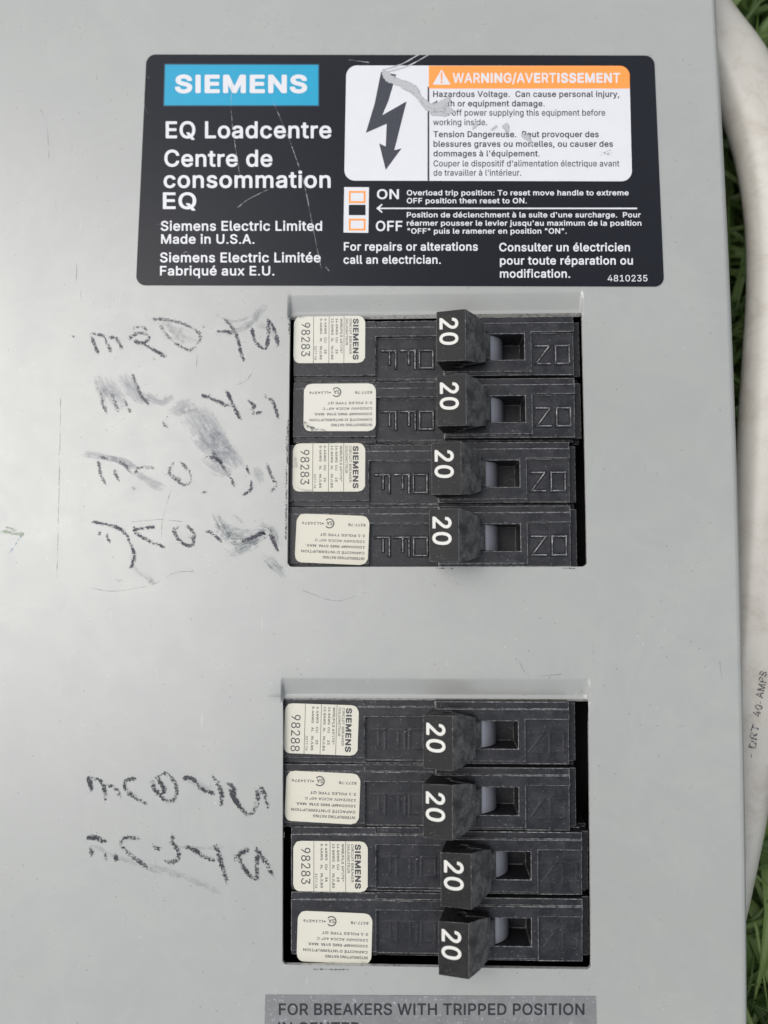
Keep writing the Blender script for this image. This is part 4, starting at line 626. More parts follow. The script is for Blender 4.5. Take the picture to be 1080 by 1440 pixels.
# small gusset fillets that round the lower corners of each opening
def fillets():
    for (x0, x1, y0, y1), _ in OPS:
        for sx, cx in ((1, x0), (-1, x1)):
            V, F = [], []
            zt = bow(y0) - .02; r = 1.0
            pts = [(cx - sx * .1, y0 - .1), ] + [(cx + sx * (r - r * math.cos(a)), y0 + r - r * math.sin(a)) for a in [math.pi / 2 * k / 6 for k in range(7)]]
            for z in (zt, zt - .9):
                for p in pts: V.append((p[0], p[1], z))
            m_ = len(pts)
            F = [(0, k, k + 1) for k in range(1, m_ - 1)] + [(k, k + 1, m_ + k + 1, m_ + k) for k in range(1, m_ - 1)]
            o = part('corner_fillet', V, F, M_paint, COVER)
            bm = bmesh.new(); bm.from_mesh(o.data); bmesh.ops.recalc_face_normals(bm, faces=bm.faces); bm.to_mesh(o.data); bm.free()
fillets()
# enclosure: open topped steel tub under the cover
def enclosure():
    x0, x1, y0, y1 = -168.0, 52.5, -158.0, 143.0
    loop = []; n = 14
    for k in range(n): loop.append((x0 + (x1 - x0) * k / n, y0))
    for k in range(n): loop.append((x1, y0 + (y1 - y0) * k / n))
    for k in range(n): loop.append((x1 + (x0 - x1) * k / n, y1))
    for k in range(n): loop.append((x0, y1 + (y0 - y1) * k / n))
    m_ = len(loop); V = [(x, y, bow(y) - 1.3) for x, y in loop] + [(x, y, GROUND + 1) for x, y in loop]
    F = [(k, k + m_, (k + 1) % m_ + m_, (k + 1) % m_) for k in range(m_)] + [tuple(range(2 * m_ - 1, m_ - 1, -1))]
    o = part('enclosure', V, F, M_paint)
    bm = bmesh.new(); bm.from_mesh(o.data); bmesh.ops.recalc_face_normals(bm, faces=bm.faces); bm.to_mesh(o.data); bm.free()
    s = o.modifiers.new('sheet', 'SOLIDIFY'); s.thickness = 1.2 * MM; s.offset = -1
enclosure()
def mounting_pan():
    V, F = [], []
    x0, x1 = OP1[0] - 12, OP1[1] + 6
    for i, y in enumerate((-120, -60, 0, 60, 100)):
        V += [(x0, y, -34 + bow(y)), (x1, y, -34 + bow(y))]
    for i in range(4): F.append((2 * i, 2 * i + 1, 2 * i + 3, 2 * i + 2))
    o = part('mounting_pan', V, F, M_dark)
    s = o.modifiers.new('sheet', 'SOLIDIFY'); s.thickness = 1.5 * MM
mounting_pan()

# ------------------------------------------------------------------ flat printed shapes laid on the cover
def grid_poly(pts_px, h, name, mat, parent, step=40, thick=0.0):
    """filled outline given in photo pixels, laid on the bowed cover; split in rows so that it follows the bow"""
    ymin = min(p[1] for p in pts_px); ymax = max(p[1] for p in pts_px)
    cuts = [ymin + (ymax - ymin) * k / max(1, int((ymax - ymin) / step)) for k in range(1, max(1, int((ymax - ymin) / step)))]
    bm = bmesh.new()
    tris = tessellate_polygon([[Vector((p[0], p[1], 0)) for p in pts_px]])
    vs = [bm.verts.new((p[0], p[1], 0)) for p in pts_px]
    for t in tris:
        try: bm.faces.new([vs[k] for k in t])
        except ValueError: pass
    for c in cuts:
        bmesh.ops.bisect_plane(bm, geom=bm.verts[:] + bm.edges[:] + bm.faces[:], plane_co=(0, c, 0), plane_no=(0, 1, 0))
    bm.verts.index_update()
    V = [tuple(P(v.co.x, v.co.y, h)) for v in bm.verts]
    F = []
    for f in bm.faces:
        ids = [v.index for v in f.verts]
        n = (Vector(V[ids[1]]) - Vector(V[ids[0]])).cross(Vector(V[ids[2]]) - Vector(V[ids[0]]))
        F.append(ids if n.z > 0 else ids[::-1])
    bm.free()
    o = part(name, V, F, mat, parent)
    if thick:
        s = o.modifiers.new('film', 'SOLIDIFY'); s.thickness = thick * MM; s.offset = -1
    return o
def rrect(x0, y0, x1, y1, r, quad=None, corners=(1, 1, 1, 1), seg=8):
    pts = []
    cs = [(x0 + r, y0 + r, math.pi), (x1 - r, y0 + r, 1.5 * math.pi), (x1 - r, y1 - r, 0), (x0 + r, y1 - r, .5 * math.pi)]
    base = [(x0, y0), (x1, y0), (x1, y1), (x0, y1)]
    for (cx, cy, a0), on, b2 in zip(cs, corners, base):
        if not on: pts.append(b2); continue
        for k in range(seg + 1):
            a = a0 + math.pi / 2 * k / seg; pts.append((cx + r * math.cos(a), cy + r * math.sin(a)))
    if quad:   # bilinear warp of the unit box onto a measured quadrilateral
        q = []
        for x, y in pts:
            u = (x - x0) / (x1 - x0); v_ = (y - y0) / (y1 - y0)
            q.append(tuple((1 - u) * (1 - v_) * quad[0][k] + u * (1 - v_) * quad[1][k] + u * v_ * quad[2][k] + (1 - u) * v_ * quad[3][k] for k in (0, 1)))
        pts = q
    return pts
def on_cover(h): return lambda u, v_: tuple(P(u, -v_, h))
T1, T2, T3, T4 = .10, .118, .136, .154

plate = grid_poly(rrect(0, 0, 716, 322, 13, [(206, 76.5), (920, 78), (934, 403), (191, 401)]), T1, 'nameplate', M_plate, LC, thick=.09)
plate['label'] = 'black bilingual nameplate with a scraped warning panel'
grid_poly([(231, 89.5), (449, 90), (449, 149.5), (229.5, 149.5)], T2, 'logo_rim', M_dkblue, plate)
grid_poly([(232.5, 91), (447.5, 91.3), (447.5, 148), (231, 148)], T3, 'logo_panel', M_blue, plate)
grid_poly(rrect(485, 91.5, 888, 254.5, 15, [(487, 92), (885, 92.5), (889, 255), (484, 254)]), T2, 'warning_panel', M_white, plate)
grid_poly(rrect(603, 92.5, 885.5, 124.5, 14, corners=(0, 1, 0, 0)), T3, 'warning_banner', M_orange, plate)
grid_poly([(601.3, 122), (603.6, 122), (603.8, 254), (601.2, 254)], T3, 'divider_line', M_ink, plate)
bolt = [(148, 70), (196, 78), (172, 160), (152, 207), (229, 163), (190, 318), (213, 312), (163, 380), (142, 296), (163, 306), (166, 234), (100, 263), (128, 170)]
grid_poly([(470 + x / 2.25, 70 + y / 2.25) for x, y in bolt], T3, 'lightning_bolt', M_ink, plate)
grid_poly([(608.5, 119), (621, 97.5), (633.5, 119)], T4, 'warning_triangle', M_white, plate)
lettering('lettering', [('!', 619.6, 622.4, -117, 15, 28)], on_cover(T4 + .018), M_orange, plate)
B = 26
L = lambda items, mat=M_white, h=T3: lettering('lettering', items, on_cover(h), mat, plate)
L([('SIEMENS', 246, 432, -131, 26, 40)], M_white, T4)
L([('EQ Loadcentre', 233, 466, -194.5, 24, 24)], h=T2)
L([('Centre de', 231, 383, -234.5, 24, 24)], h=T2)
L([('consommation', 230, 465, -264.3, 24, 24)], h=T2)
L([('EQ', 229, 276, -294, 23.5, 24)], h=T2)
L([('Siemens Electric Limited', 226, 453, -324.6, 14, 22), ('Made in U.S.A.', 226.5, 358, -342.8, 13.5, 22)], h=T2)
L([('Siemens Electric Limitée', 225, 451, -369, 14, 22), ('Fabriqué aux E.U.', 225, 386, -387.4, 13.5, 22)], h=T2)
L([('WARNING/AVERTISSEMENT', 636.5, 872, -116.5, 14, 30)], M_white, T4)
L([('Hazardous Voltage.  Can cause personal injury,', 609, 871, -136.5, 8.6, 24), ('death or equipment damage.', 609, 766, -149.7, 8.6, 24),
   ('Turn off power supplying this equipment before', 609, 851, -162.6, 8.4, 9), ('working inside.', 609, 685, -176, 8.4, 9)], M_ink)
L([('Tension Dangereuse.  Peut provoquer des', 609.5, 842, -193, 8.6, 24), ('blessures graves ou mortelles, ou causer des', 609.5, 862, -206.5, 8.6, 24),
   ("dommages à l'équipement.", 609.5, 759, -220, 8.6, 24), ("Couper le dispositif d'alimentation électrique avant", 609.5, 871, -234, 8.4, 9),
   ("de travailler à l'intérieur.", 609.5, 733, -247, 8.4, 9)], M_ink)
grid_poly([(484, 263), (519, 263.3), (518, 327.5), (483, 327)], T2, 'switch_diagram', M_white, plate)
def frame_px(x0, y0, x1, y1, t, name, mat, h):
    V = [P(x, y, h) for x, y in ((x0, y0), (x1, y0), (x1, y1), (x0, y1), (x0 + t, y0 + t), (x1 - t, y0 + t), (x1 - t, y1 - t), (x0 + t, y1 - t))]
    part(name, [tuple(a) for a in V], [(k, k + 4, (k + 1) % 4 + 4, (k + 1) % 4) for k in range(4)], mat, plate)
frame_px(490.5, 268.5, 514, 285.5, 2.6, 'switch_symbol', M_orange, T3)
frame_px(490.5, 307.5, 514, 324, 2.6, 'switch_symbol', M_orange, T3)
grid_poly([(490.5, 288), (514, 288), (514, 302.5), (490.5, 302.5)], T3, 'switch_symbol', M_plate, plate)
L([('ON', 530, 561, -280, 14, 18), ('OFF', 528.5, 566, -325, 14.5, 22)], h=T2)
L([('Overload trip position: To reset move handle to extreme', 572, 884, -274.8, 7.6, 18), ('OFF position then reset to ON.', 572, 741, -286, 7.6, 18)], h=T2)
L([("Position de déclenchment à la suite d'une surcharge.  Pour", 572, 901, -305.8, 7.6, 18), ("réarmer pousser le levier jusqu'au maximum de la position", 572, 902, -317.4, 7.6, 18),
   ('"OFF" puis le ramener en position "ON".', 573, 797, -328.6, 7.6, 18)], h=T2)
grid_poly([(529, 293), (537, 286.5), (538, 288), (534, 292), (896, 292), (896, 294.2), (534, 294), (538, 298), (537, 299.5)], T2, 'arrow', M_white, plate)
L([('For repairs or alterations', 483.5, 672, -352.6, 12, 18), ('call an electrician.', 483, 620, -371, 12, 18)], h=T2)
L([('Consulter un électricien', 702, 886, -353.5, 12, 18), ('pour toute réparation ou', 703, 890, -372.2, 12, 18), ('modification.', 703, 802, -390.6, 12, 18)], h=T2)
L([('4810235', 854.5, 910.5, -395.6, 8.8, 4)], h=T2)

notice = grid_poly([(373, 1399), (838, 1401), (841, 1560), (369, 1560)], T1, 'notice_label', M_notice, LC, thick=.09)
notice['label'] = 'silver notice sticker below the lower breaker row'
lettering('lettering', [('FOR BREAKERS WITH TRIPPED POSITION', 392, 822, -1427.5, 16.5, 16)], on_cover(T2), M_noticeink, notice)
lettering('lettering', [('IN CENTER', 391, 506, -1454, 16.5, 16)], on_cover(T2), M_noticeink, notice)

# ------------------------------------------------------------------ pen marks, smears and scratches on the cover
_layer = [0]
def catmull(pts, step=2.0):
    if len(pts) == 2: pts = [pts[0], ((pts[0][0] + pts[1][0]) / 2, (pts[0][1] + pts[1][1]) / 2), pts[1]]
    q = [pts[0]] + list(pts) + [pts[-1]]; out = []
    for k in range(1, len(q) - 2):
        p0, p1, p2, p3 = (Vector(a) for a in q[k - 1:k + 3]); n = max(2, int((p2 - p1).length / step))
        for j in range(n):
            t = j / n
            out.append(.5 * ((2 * p1) + (p2 - p0) * t + (2 * p0 - 5 * p1 + 4 * p2 - p3) * t * t + (3 * p1 - p0 - 3 * p2 + p3) * t ** 3))
    out.append(Vector(pts[-1])); return out
def strokes(name, lines, width, mat, base_h=.012, org=(0, 0), k=1.0, parent=None, jit=.25, taper=False):
    """lines: polylines in photo pixels; each becomes a thin ribbon of ink (u = length, v = -1..1 across)"""
    V, F, UV, EN = [], [], [], []
    for ln in lines:
        if len(ln) and isinstance(ln[0], (int, float)): wl_, ln = ln[0], ln[1:]
        else: wl_ = width
        pts = catmull([(org[0] + a / k, org[1] + b2 / k) for a, b2 in ln]); _layer[0] = (_layer[0] + 1) % 12
        tot = sum((pts[i + 1] - pts[i]).length for i in range(len(pts) - 1)); h = base_h + _layer[0] * .0025; off = random.uniform(0, 900); s = off; n = len(pts)
        for i, p in enumerate(pts):
            t = (pts[min(i + 1, n - 1)] - pts[max(i - 1, 0)]).normalized(); nn = Vector((-t.y, t.x))
            ww = wl_ * (1 + jit * mnoise.noise(Vector((s * .07, 3.3, off))))
            if taper: ww *= .25 + .75 * math.sin(math.pi * min(1, max(0, (i + .5) / n))) ** .6
            if i: s += (p - pts[i - 1]).length
            for v_ in (-1, -.33, .33, 1):
                q = p + nn * ww * .5 * v_; V.append(tuple(P(q.x, q.y, h))); UV.append((s, v_)); EN.append((min(1, (s - off) / wl_), min(1, (tot - s + off) / wl_)))
            if i:
                a = len(V) - 8
                for c in range(3): F.append((a + c, a + c + 1, a + c + 5, a + c + 4))
    # make them all face up
    F2 = []
    for f in F:
        nz = (Vector(V[f[1]]) - Vector(V[f[0]])).cross(Vector(V[f[2]]) - Vector(V[f[0]])).z
        F2.append(f if nz > 0 else f[::-1])
    par = parent or LC
    o = part(name, V, F2, mat, par, uvs=UV)
    ul = o.data.uv_layers.new(name='ends')
    for l in o.data.loops: ul.data[l.index].uv = EN[l.vertex_index]
    if len(lines) > 1 and name != 'handwriting': o['kind'] = 'stuff'
    return o
C5 = dict(org=(80, 400), k=3.1765); C6 = dict(org=(80, 1040), k=3.1765)
strokes('smudge', [(26, (440, 165), (520, 200), (600, 240), (650, 235)), (30, (480, 160), (540, 230), (590, 285)), (14, (690, 215), (780, 210), (860, 180), (950, 72)), (16, (780, 210), (860, 170), (930, 90)),
    (16, (870, 160), (960, 210), (990, 270)), (8, (700, 130), (800, 165), (900, 120))], 20, M_haze, .012, **C5)
strokes('handwriting', [[(150, 215), (165, 260), (188, 315)], [(142, 222), (200, 228), (225, 265), (242, 305)], [(222, 240), (265, 242), (296, 300)],
    [(318, 245), (365, 215), (412, 235), (380, 262), (340, 248)], [(365, 250), (420, 285), (490, 325)],
    [(745, 150), (790, 200), (812, 260), (828, 325), (850, 340)], [(705, 205), (750, 212), (800, 215)], [(870, 190), (885, 250), (930, 290), (945, 220), (942, 145)], [(945, 160), (975, 210), (990, 288)],
    [(870, 240), (910, 282), (940, 285)], [(648, 190), (662, 198)]], 7, M_marker, .045, **C5)
strokes('handwriting', [[(415, 155), (500, 158), (580, 182), (640, 228), (602, 290), (560, 280), (510, 250)], [(455, 170), (480, 215), (520, 255)], [(330, 200), (380, 190), (410, 215)], [(420, 330), (440, 336)], [(60, 225), (90, 240)]], 7, M_marker2, .045, **C5)
strokes('smudge', [(38, (205, 420), (245, 480), (300, 560)), (22, (290, 400), (340, 470), (400, 540)), (14, (380, 490), (460, 525), (520, 495)), (18, (180, 400), (200, 470), (205, 520))], 30, M_smear, .012, **C5)
strokes('handwriting', [[(195, 470), (205, 530), (226, 580)], [(240, 470), (265, 540), (280, 575)], [(290, 500), (335, 580)], [(330, 390), (358, 450), (380, 500), (425, 555)],
    [(480, 590), (478, 625), (500, 640)], [(500, 580), (485, 600)]], 7, M_marker2, .045, **C5)
strokes('handwriting', [[(640, 490), (700, 515), (760, 540), (795, 540)], [(755, 465), (782, 530), (825, 610)], [(845, 510), (882, 545), (855, 560)], [(880, 580), (925, 565)],
    [(925, 505), (940, 490)], [(870, 560), (885, 590)], [(690, 495), (680, 485)]], 7, M_marker, .045, **C5)
strokes('handwriting', [[(930, 500), (962, 520), (978, 560), (990, 605)]], 7, M_marker, .045, **C5)
strokes('smudge', [(26, (500, 575), (560, 550), (620, 530)), (34, (575, 545), (640, 640), (700, 720), (750, 800)), (24, (640, 545), (700, 640), (760, 730), (830, 820)), (30, (620, 660), (700, 740), (800, 830)), (24, (650, 770), (700, 810), (780, 850)), (12, (700, 650), (760, 710), (800, 760))], 30, M_smear, .012, **C5)
strokes('smudge', [(10, (110, 757), (180, 765), (280, 790), (340, 830)), (16, (345, 838), (400, 872), (482, 915)), (8, (220, 770), (300, 785), (370, 830)), (18, (885, 810), (900, 850), (910, 890))], 10, M_smear, .014, **C5)
strokes('handwriting', [[(180, 770), (250, 785), (300, 805), (340, 855)], [(185, 780), (195, 850), (222, 895)], [(260, 815), (262, 850), (282, 890)], [(442, 820), (370, 818), (345, 850)],
    [(525, 790), (502, 840), (560, 892), (596, 880), (588, 835), (545, 785)], [(510, 850), (560, 880)], [(650, 765), (710, 780), (760, 840), (800, 908)], [(690, 745), (740, 800)],
    [(935, 790), (955, 850), (978, 895), (950, 930)], [(330, 905), (355, 915)], [(640, 925), (680, 932)]], 7, M_marker2, .045, **C5)
strokes('handwriting', [[(845, 808), (862, 855)], [(868, 870), (866, 915), (825, 945)], [(962, 870), (978, 892)], [(782, 885), (800, 905)]], 7, M_marker, .045, **C5)
strokes('smudge', [(22, (700, 1020), (760, 1110), (800, 1160)), (30, (700, 1075), (800, 1120), (930, 1095)), (26, (750, 1210), (830, 1180), (930, 1110)), (18, (890, 1080), (960, 1100), (990, 1190)), (20, (780, 1170), (860, 1150), (950, 1095)), (22, (920, 1200), (950, 1240), (1020, 1310)), (5, (785, 1025), (835, 1070))], 20, M_smear2, .012, **C5)
strokes('smudge', [(14, (372, 1305), (405, 1305), (445, 1350)), (8, (250, 1315), (300, 1322)), (8, (330, 1200), (350, 1270), (440, 1340))], 12, M_haze, .012, **C5)
strokes('handwriting', [[(150, 1060), (230, 1075), (290, 1098), (330, 1160), (345, 1225), (325, 1272)], [(196, 1098), (180, 1132)], [(220, 1110), (240, 1162)], [(342, 1078), (352, 1112)],
    [(442, 1083), (370, 1090), (348, 1105), (400, 1140), (488, 1177)], [(552, 1075), (523, 1100), (555, 1152), (602, 1165), (612, 1112), (575, 1075)], [(590, 1125), (605, 1135)],
    [(660, 1098), (690, 1110), (742, 1155)], [(948, 1085), (960, 1130), (992, 1200)], [(820, 1150), (900, 1120), (940, 1110)]], 7, M_marker, .045, **C5)
strokes('handwriting', [[(135, 160), (150, 200), (155, 248)], [(150, 165), (200, 190), (216, 240), (212, 288)], [(215, 205), (258, 215), (290, 268)], [(362, 172), (312, 180), (303, 215), (340, 255), (408, 287)],
    [(425, 180), (440, 225), (500, 277), (532, 245), (525, 190), (482, 150), (435, 175)], [(450, 160), (460, 190), (480, 220), (470, 250)], [(552, 180), (600, 172), (640, 215), (712, 248)],
    [(690, 160), (715, 190), (735, 240), (735, 302)], [(750, 195), (788, 215), (800, 275), (855, 335), (892, 290), (895, 210)], [(770, 210), (790, 260), (815, 290)], [(885, 210), (920, 230), (947, 312)]], 9, M_marker3, .045, **C6)
strokes('handwriting', [[(130, 440), (182, 440), (222, 468)], [(150, 470), (156, 530)], [(208, 490), (222, 542)], [(255, 505), (273, 556)], [(380, 440), (310, 440), (285, 465), (330, 515), (412, 576)],
    [(430, 460), (440, 485), (470, 490)], [(500, 445), (545, 505), (530, 543), (475, 545)], [(516, 415), (514, 480)], [(560, 475), (612, 492), (660, 525), (712, 542)], [(702, 462), (725, 520), (745, 590), (765, 652)],
    [(860, 490), (815, 520), (840, 580), (890, 627), (890, 550), (907, 495)], [(885, 480), (930, 545), (967, 622)], [(800, 510), (790, 550)], [(900, 500), (940, 555), (960, 600)]], 9, M_marker3, .045, **C6)
strokes('smudge', [(10, (150, 470), (260, 520), (420, 580), (560, 620)), (9, (530, 480), (640, 485), (760, 480)), (16, (560, 180), (640, 200), (720, 230)), (8, (800, 500), (870, 485)), (14, (400, 560), (560, 610), (740, 690))], 10, M_haze, .012, **C6)
strokes('hairline', [[(150, 1355), (240, 1370), (340, 1360), (440, 1335), (530, 1287), (612, 1283)], [(515, 900), (472, 1050), (468, 1140)], [(628, 310), (620, 400)], [(800, 450), (850, 425), (882, 372)], [(105, 30), (110, 75)], [(330, 1060), (400, 1055), (470, 1050), (560, 1060)], [(430, 220), (430, 222)]], 1.3, M_hair, .04, jit=.2, **C5)
strokes('hairline', [[(85, 560), (84, 640), (80, 812)], [(57, 152), (66, 180), (69, 225)], [(108, 370), (107, 400)], [(833, 905), (836, 935)], [(820, 215), (824, 250)], [(1012, 930), (1016, 960)], [(390, 90), (400, 120)], [(518, 1385), (525, 1395)], [(730, 930), (745, 950), (790, 948)], [(425, 830), (470, 845), (500, 838)]], 1.4, M_hair, .04, jit=.3)
strokes('pale_scratch', [[(113, 14), (106, 28), (98, 42)], [(123, 18), (119, 28), (120, 42), (108, 47)], [(77, 280), (80, 298)], [(219, 1165), (216, 1220), (214, 1275)], [(210, 1210), (222, 1250)], [(800, 940), (812, 944)]], 1.5, M_palef, .04)
strokes('green_mark', [(7, (0, 747), (18, 749), (34, 751)), (4, (8, 741), (34, 750))], 6, M_green, .012)
strokes('blue_mark', [(2.2, (30, 753), (22, 765), (13, 778))], 2, M_bluem, .05)
# scratches and the scrape across the nameplate
strokes('scratch', [[(328, 95), (325, 150), (330, 200), (337, 245)], [(385, 145), (400, 180), (412, 210)], [(412, 210), (428, 260), (440, 320), (452, 378)], [(334, 292), (350, 280), (380, 265)], [(205, 85), (204, 100), (210, 110)], [(203, 120), (202, 145), (208, 160)], [(458, 375), (466, 385)], [(218, 317), (236, 312)], [(252, 360), (262, 354), (268, 360)], [(735, 352), (745, 348)], [(620, 352), (628, 348)], [(490, 84), (520, 88)]], 1.5, M_pale, T4 + .02, parent=plate)
strokes('scrape', [(13, (538, 96), (545, 108), (562, 116), (580, 124), (592, 140), (605, 152), (628, 154)), (9, (592, 140), (612, 150), (636, 136)), (2.2, (540, 98), (565, 90), (590, 76)), (2.0, (545, 101), (575, 92), (604, 76)), (13, (705, 178), (712, 179), (719, 181)), (8, (738, 190), (748, 196)), (7, (604, 160), (632, 160)), (9, (622, 142), (634, 160)),
    (5, (664, 184), (672, 170)), (5, (732, 188), (748, 200), (744, 206)), (4, (700, 176), (690, 184)), (10, (600, 147), (640, 158))], 10, M_scrape, T4 + .03, parent=plate, jit=.5)
strokes('scuff', [[(843, 213), (860, 219)], [(846, 216), (860, 210)], [(843, 219), (862, 214)]], 1.6, M_marker2, T4 + .03, parent=plate)
strokes('worn_rim', [(4, (407, 440), (407, 470)), (5, (406, 590), (404, 620), (405, 655)), (3, (403, 655), (402, 760)), (2, (612, 799), (640, 799.5)), (2, (790, 799), (812, 799.5)), (2, (400, 1170), (399, 1180)), (2.5, (440, 1363), (490, 1363.5))], 3, M_rust, .05)

# ------------------------------------------------------------------ circuit breakers (local frame in mm: x right, y = minus distance from the top, z up from the cover)
PITCH = 12.55
BODY_L = 56.0
def breaker_body_mesh():
    xsb = sorted({0, 16.6, 30.4, 31.6, 46.2, 47.6, 56.0, 57.6})
    prof = []
    ysb = {0}
    for k in (0, 1):
        o = k * PITCH
        for e in (.1, .6, 1.45, 3.4, 3.75, 9.0, 11.4, 11.8, 12.0, 12.4): ysb.add(round(o + e, 3))
    ysb.add(round(2 * PITCH, 3)); ysb = sorted(ysb)
    # slot rows
    def hgt(x, d):
        d = d % PITCH if d < 2 * PITCH else PITCH
        if x > 56: return -2.2 if .6 < d < 11.8 else -5
        if d > 12.4 or d < .1: return -2.6
        zr = .8 if x > 30.4 else -1.25
        if x < 16.6:
            if d < 1.45: return zr - .22
            if d > 11.4: return zr - .75
            return zr
        if d < 1.45: return zr - .45
        if d < 3.4: return zr
        if x < 30.4: return zr - 1.1 if d < 12.0 else -2.6
        if 31.6 < x < 46.2 and 3.75 < d < 9.0: return -7.5
        if x < 47.6:
            if 3.4 <= d < 11.4: return zr
            if d < 12.0: return zr - .7
            return -2.6
        return zr - .75 if d < 12.0 else -2.6
    V, F, idx = [], [], {}
    def vid(x, d, z):
        key = (x, d, round(z, 3))
        if key not in idx: idx[key] = len(V); V.append((x, -d, z))
        return idx[key]
    H = {}
    for i in range(len(xsb) - 1):
        for j in range(len(ysb) - 1):
            H[(i, j)] = hgt((xsb[i] + xsb[i + 1]) / 2, (ysb[j] + ysb[j + 1]) / 2)
    BOT = -26
    for (i, j), z in H.items():
        x0, x1, d0, d1 = xsb[i], xsb[i + 1], ysb[j], ysb[j + 1]
        F.append((vid(x0, d1, z), vid(x1, d1, z), vid(x1, d0, z), vid(x0, d0, z)))
        for (ni, nj), (pa, pb) in {(i + 1, j): ((x1, d1), (x1, d0)), (i - 1, j): ((x0, d0), (x0, d1)), (i, j + 1): ((x0, d1), (x1, d1)), (i, j - 1): ((x1, d0), (x0, d0))}.items():
            z2 = H.get((ni, nj), BOT)
            if z2 < z - 1e-6:
                F.append((vid(pa[0], pa[1], z), vid(pa[0], pa[1], z2), vid(pb[0], pb[1], z2), vid(pb[0], pb[1], z)))
    F.append((vid(0, 0, BOT), vid(xsb[-1], 0, BOT), vid(xsb[-1], ysb[-1], BOT), vid(0, ysb[-1], BOT)))
    return V, F
TOP = []
def emboss(parent):
    """raised letters O F F and O N, one letter below the other in reading direction"""
    def strk(V, F, pts, z0, w_=.78, hh=.3):
        for (xa, ya), (xb, yb) in pts:
            a = Vector((xa, ya)); b2 = Vector((xb, yb)); t = (b2 - a).normalized() * w_ / 2; n = Vector((-t.y, t.x))
            c = [a - t - n, b2 + t - n, b2 + t + n, a - t + n]; k = .5
            ci = [a - t * k - n * k * .6, b2 + t * k - n * k * .6, b2 + t * k + n * k * .6, a - t * k + n * k * .6]
            i = len(V)
            for q in c: V.append((q.x, q.y, z0 - .05))
            for q in ci: V.append((q.x, q.y, z0 + hh))
            TOP.append(len(F)); F += [(i + 4, i + 5, i + 6, i + 7)] + [(i + j, i + (j + 1) % 4, i + 4 + (j + 1) % 4, i + 4 + j) for j in range(4)]
    for k in (0, 1):
        o = k * PITCH + 6.1
        for nm, zz, lets in (('embossed_off', -2.35, (('F', 17.9), ('F', 21.8), ('O', 25.4))), ('embossed_on', .05, (('N', 48.5), ('O', 52.4)))):
            V, F = [], []; TOP.clear()
            for ch, x in lets:
                y0, y1 = -o, -(o + 3.6); x1 = x + 2.7
                if ch == 'F': s = [((x, y0), (x1, y0)), ((x1, y0), (x1, y1)), ((x + 1.45, y0), (x + 1.45, y1 + .9))]
                elif ch == 'O': s = [((x, y0), (x1, y0)), ((x1, y0), (x1, y1)), ((x1, y1), (x, y1)), ((x, y1), (x, y0))]
                else: s = [((x, y0), (x1, y0)), ((x1, y0), (x, y1)), ((x, y1), (x1, y1))]
                strk(V, F, s, zz)
            link_mesh(nm, V, F, M_black, parent, mats=[M_black, M_edge], midx=[1 if j in TOP else 0 for j in range(len(F))])  # tops take the pale edge colour: highlight painted on the raised letters
def prism_xz(poly, y0, y1, hole=None):
    V, F = [], []; n = len(poly)
    rings = [poly] + ([hole] if hole else [])
    for y in (y0, y1):
        for r in rings:
            for p in r: V.append((p[0], y, p[1]))
    tot = sum(len(r) for r in rings)
    tris = tessellate_polygon([[Vector((p[0], p[1], 0)) for p in r] for r in rings])
    for t in tris: F.append(tuple(t)); F.append(tuple(tot + k for k in t[::-1]))
    b0 = 0
    for r in rings:
        m_ = len(r)
        for k in range(m_): a, c = b0 + k, b0 + (k + 1) % m_; F.append((a, c, c + tot, a + tot))
        b0 += m_
    return V, F
def fix_normals(o):
    bm = bmesh.new(); bm.from_mesh(o.data); bmesh.ops.recalc_face_normals(bm, faces=bm.faces); bm.to_mesh(o.data); bm.free()
def make_handle(parent, k):
    cy = -(k * PITCH + 6.35)
    hole = [(33.3 + .95 * math.cos(a), 5.2 + 1.0 * math.sin(a)) for a in [2 * math.pi * i / 16 for i in range(16)]]
    poly = [(30.2, 1.0), (28.9, 8.3), (34.4, 9.4), (36.4, 6.6), (38.5, 3.2), (38.5, 1.0)]
    V, F = prism_xz(poly, cy - 5.0, cy + 5.0, hole)
    def taper(x, y, z):      # the shank narrows towards the slot
        k = 1.0 if x < 35 else (.93 if x < 37 else .74)
        if x < 31: k = .97
        return (x, cy + (y - cy) * k, z)
    V = [taper(*v) if n_ % (len(poly) + len(hole)) < len(poly) else v for n_, v in enumerate(V)]
    # dusty right flank gets its own material
    h = link_mesh('toggle_handle', V, F, M_handle, parent, mats=[M_handle, M_dusty, M_edge])
    for p in h.data.polygons:
        c = p.center * 1000
        if c.x > 35.2 and abs(p.normal.y) < .8: p.material_index = 1
    fix_normals(h); bevel(h, .3, 3, 30, 2)  # pale bevel colour also paints the highlight along the handle corners
    V, F = prism_xz([(33.5, 3.4), (37.4, 3.4), (39.6, .9), (39.6, -6), (33.5, -6)], cy - 2.55, cy + 2.55)
    nk = link_mesh('handle_neck', V, F, M_dusty, h); fix_normals(nk); bevel(nk, .15, 1, 30)
    arc = [(35.2 + 7.3 * math.cos(a), -5.6 + 7.3 * math.sin(a)) for a in [R(8) + R(75) * i / 12 for i in range(13)]]
    V, F = prism_xz([(33, -7)] + [(arc[0][0], -7)] + arc, cy - 2.5, cy + 2.5)
    rt = link_mesh('rotor', V, F, M_rotor, h); fix_normals(rt)
    # white rating digits printed on the sloping face
    ex = Vector((5.5, 0, 1.1)).normalized(); o0 = Vector((28.9, 0, 8.3)) + Vector((-ex.z, 0, ex.x)) * .04
    lettering('rating_digits', [('20', 0, 5.3, 0, 3.6, 20)], lambda u, v_: tuple(o0 + ex * (v_ + .6) + Vector((0, cy + 3.55 - u - .04 * v_, 0))), M_digit, h)
    return h
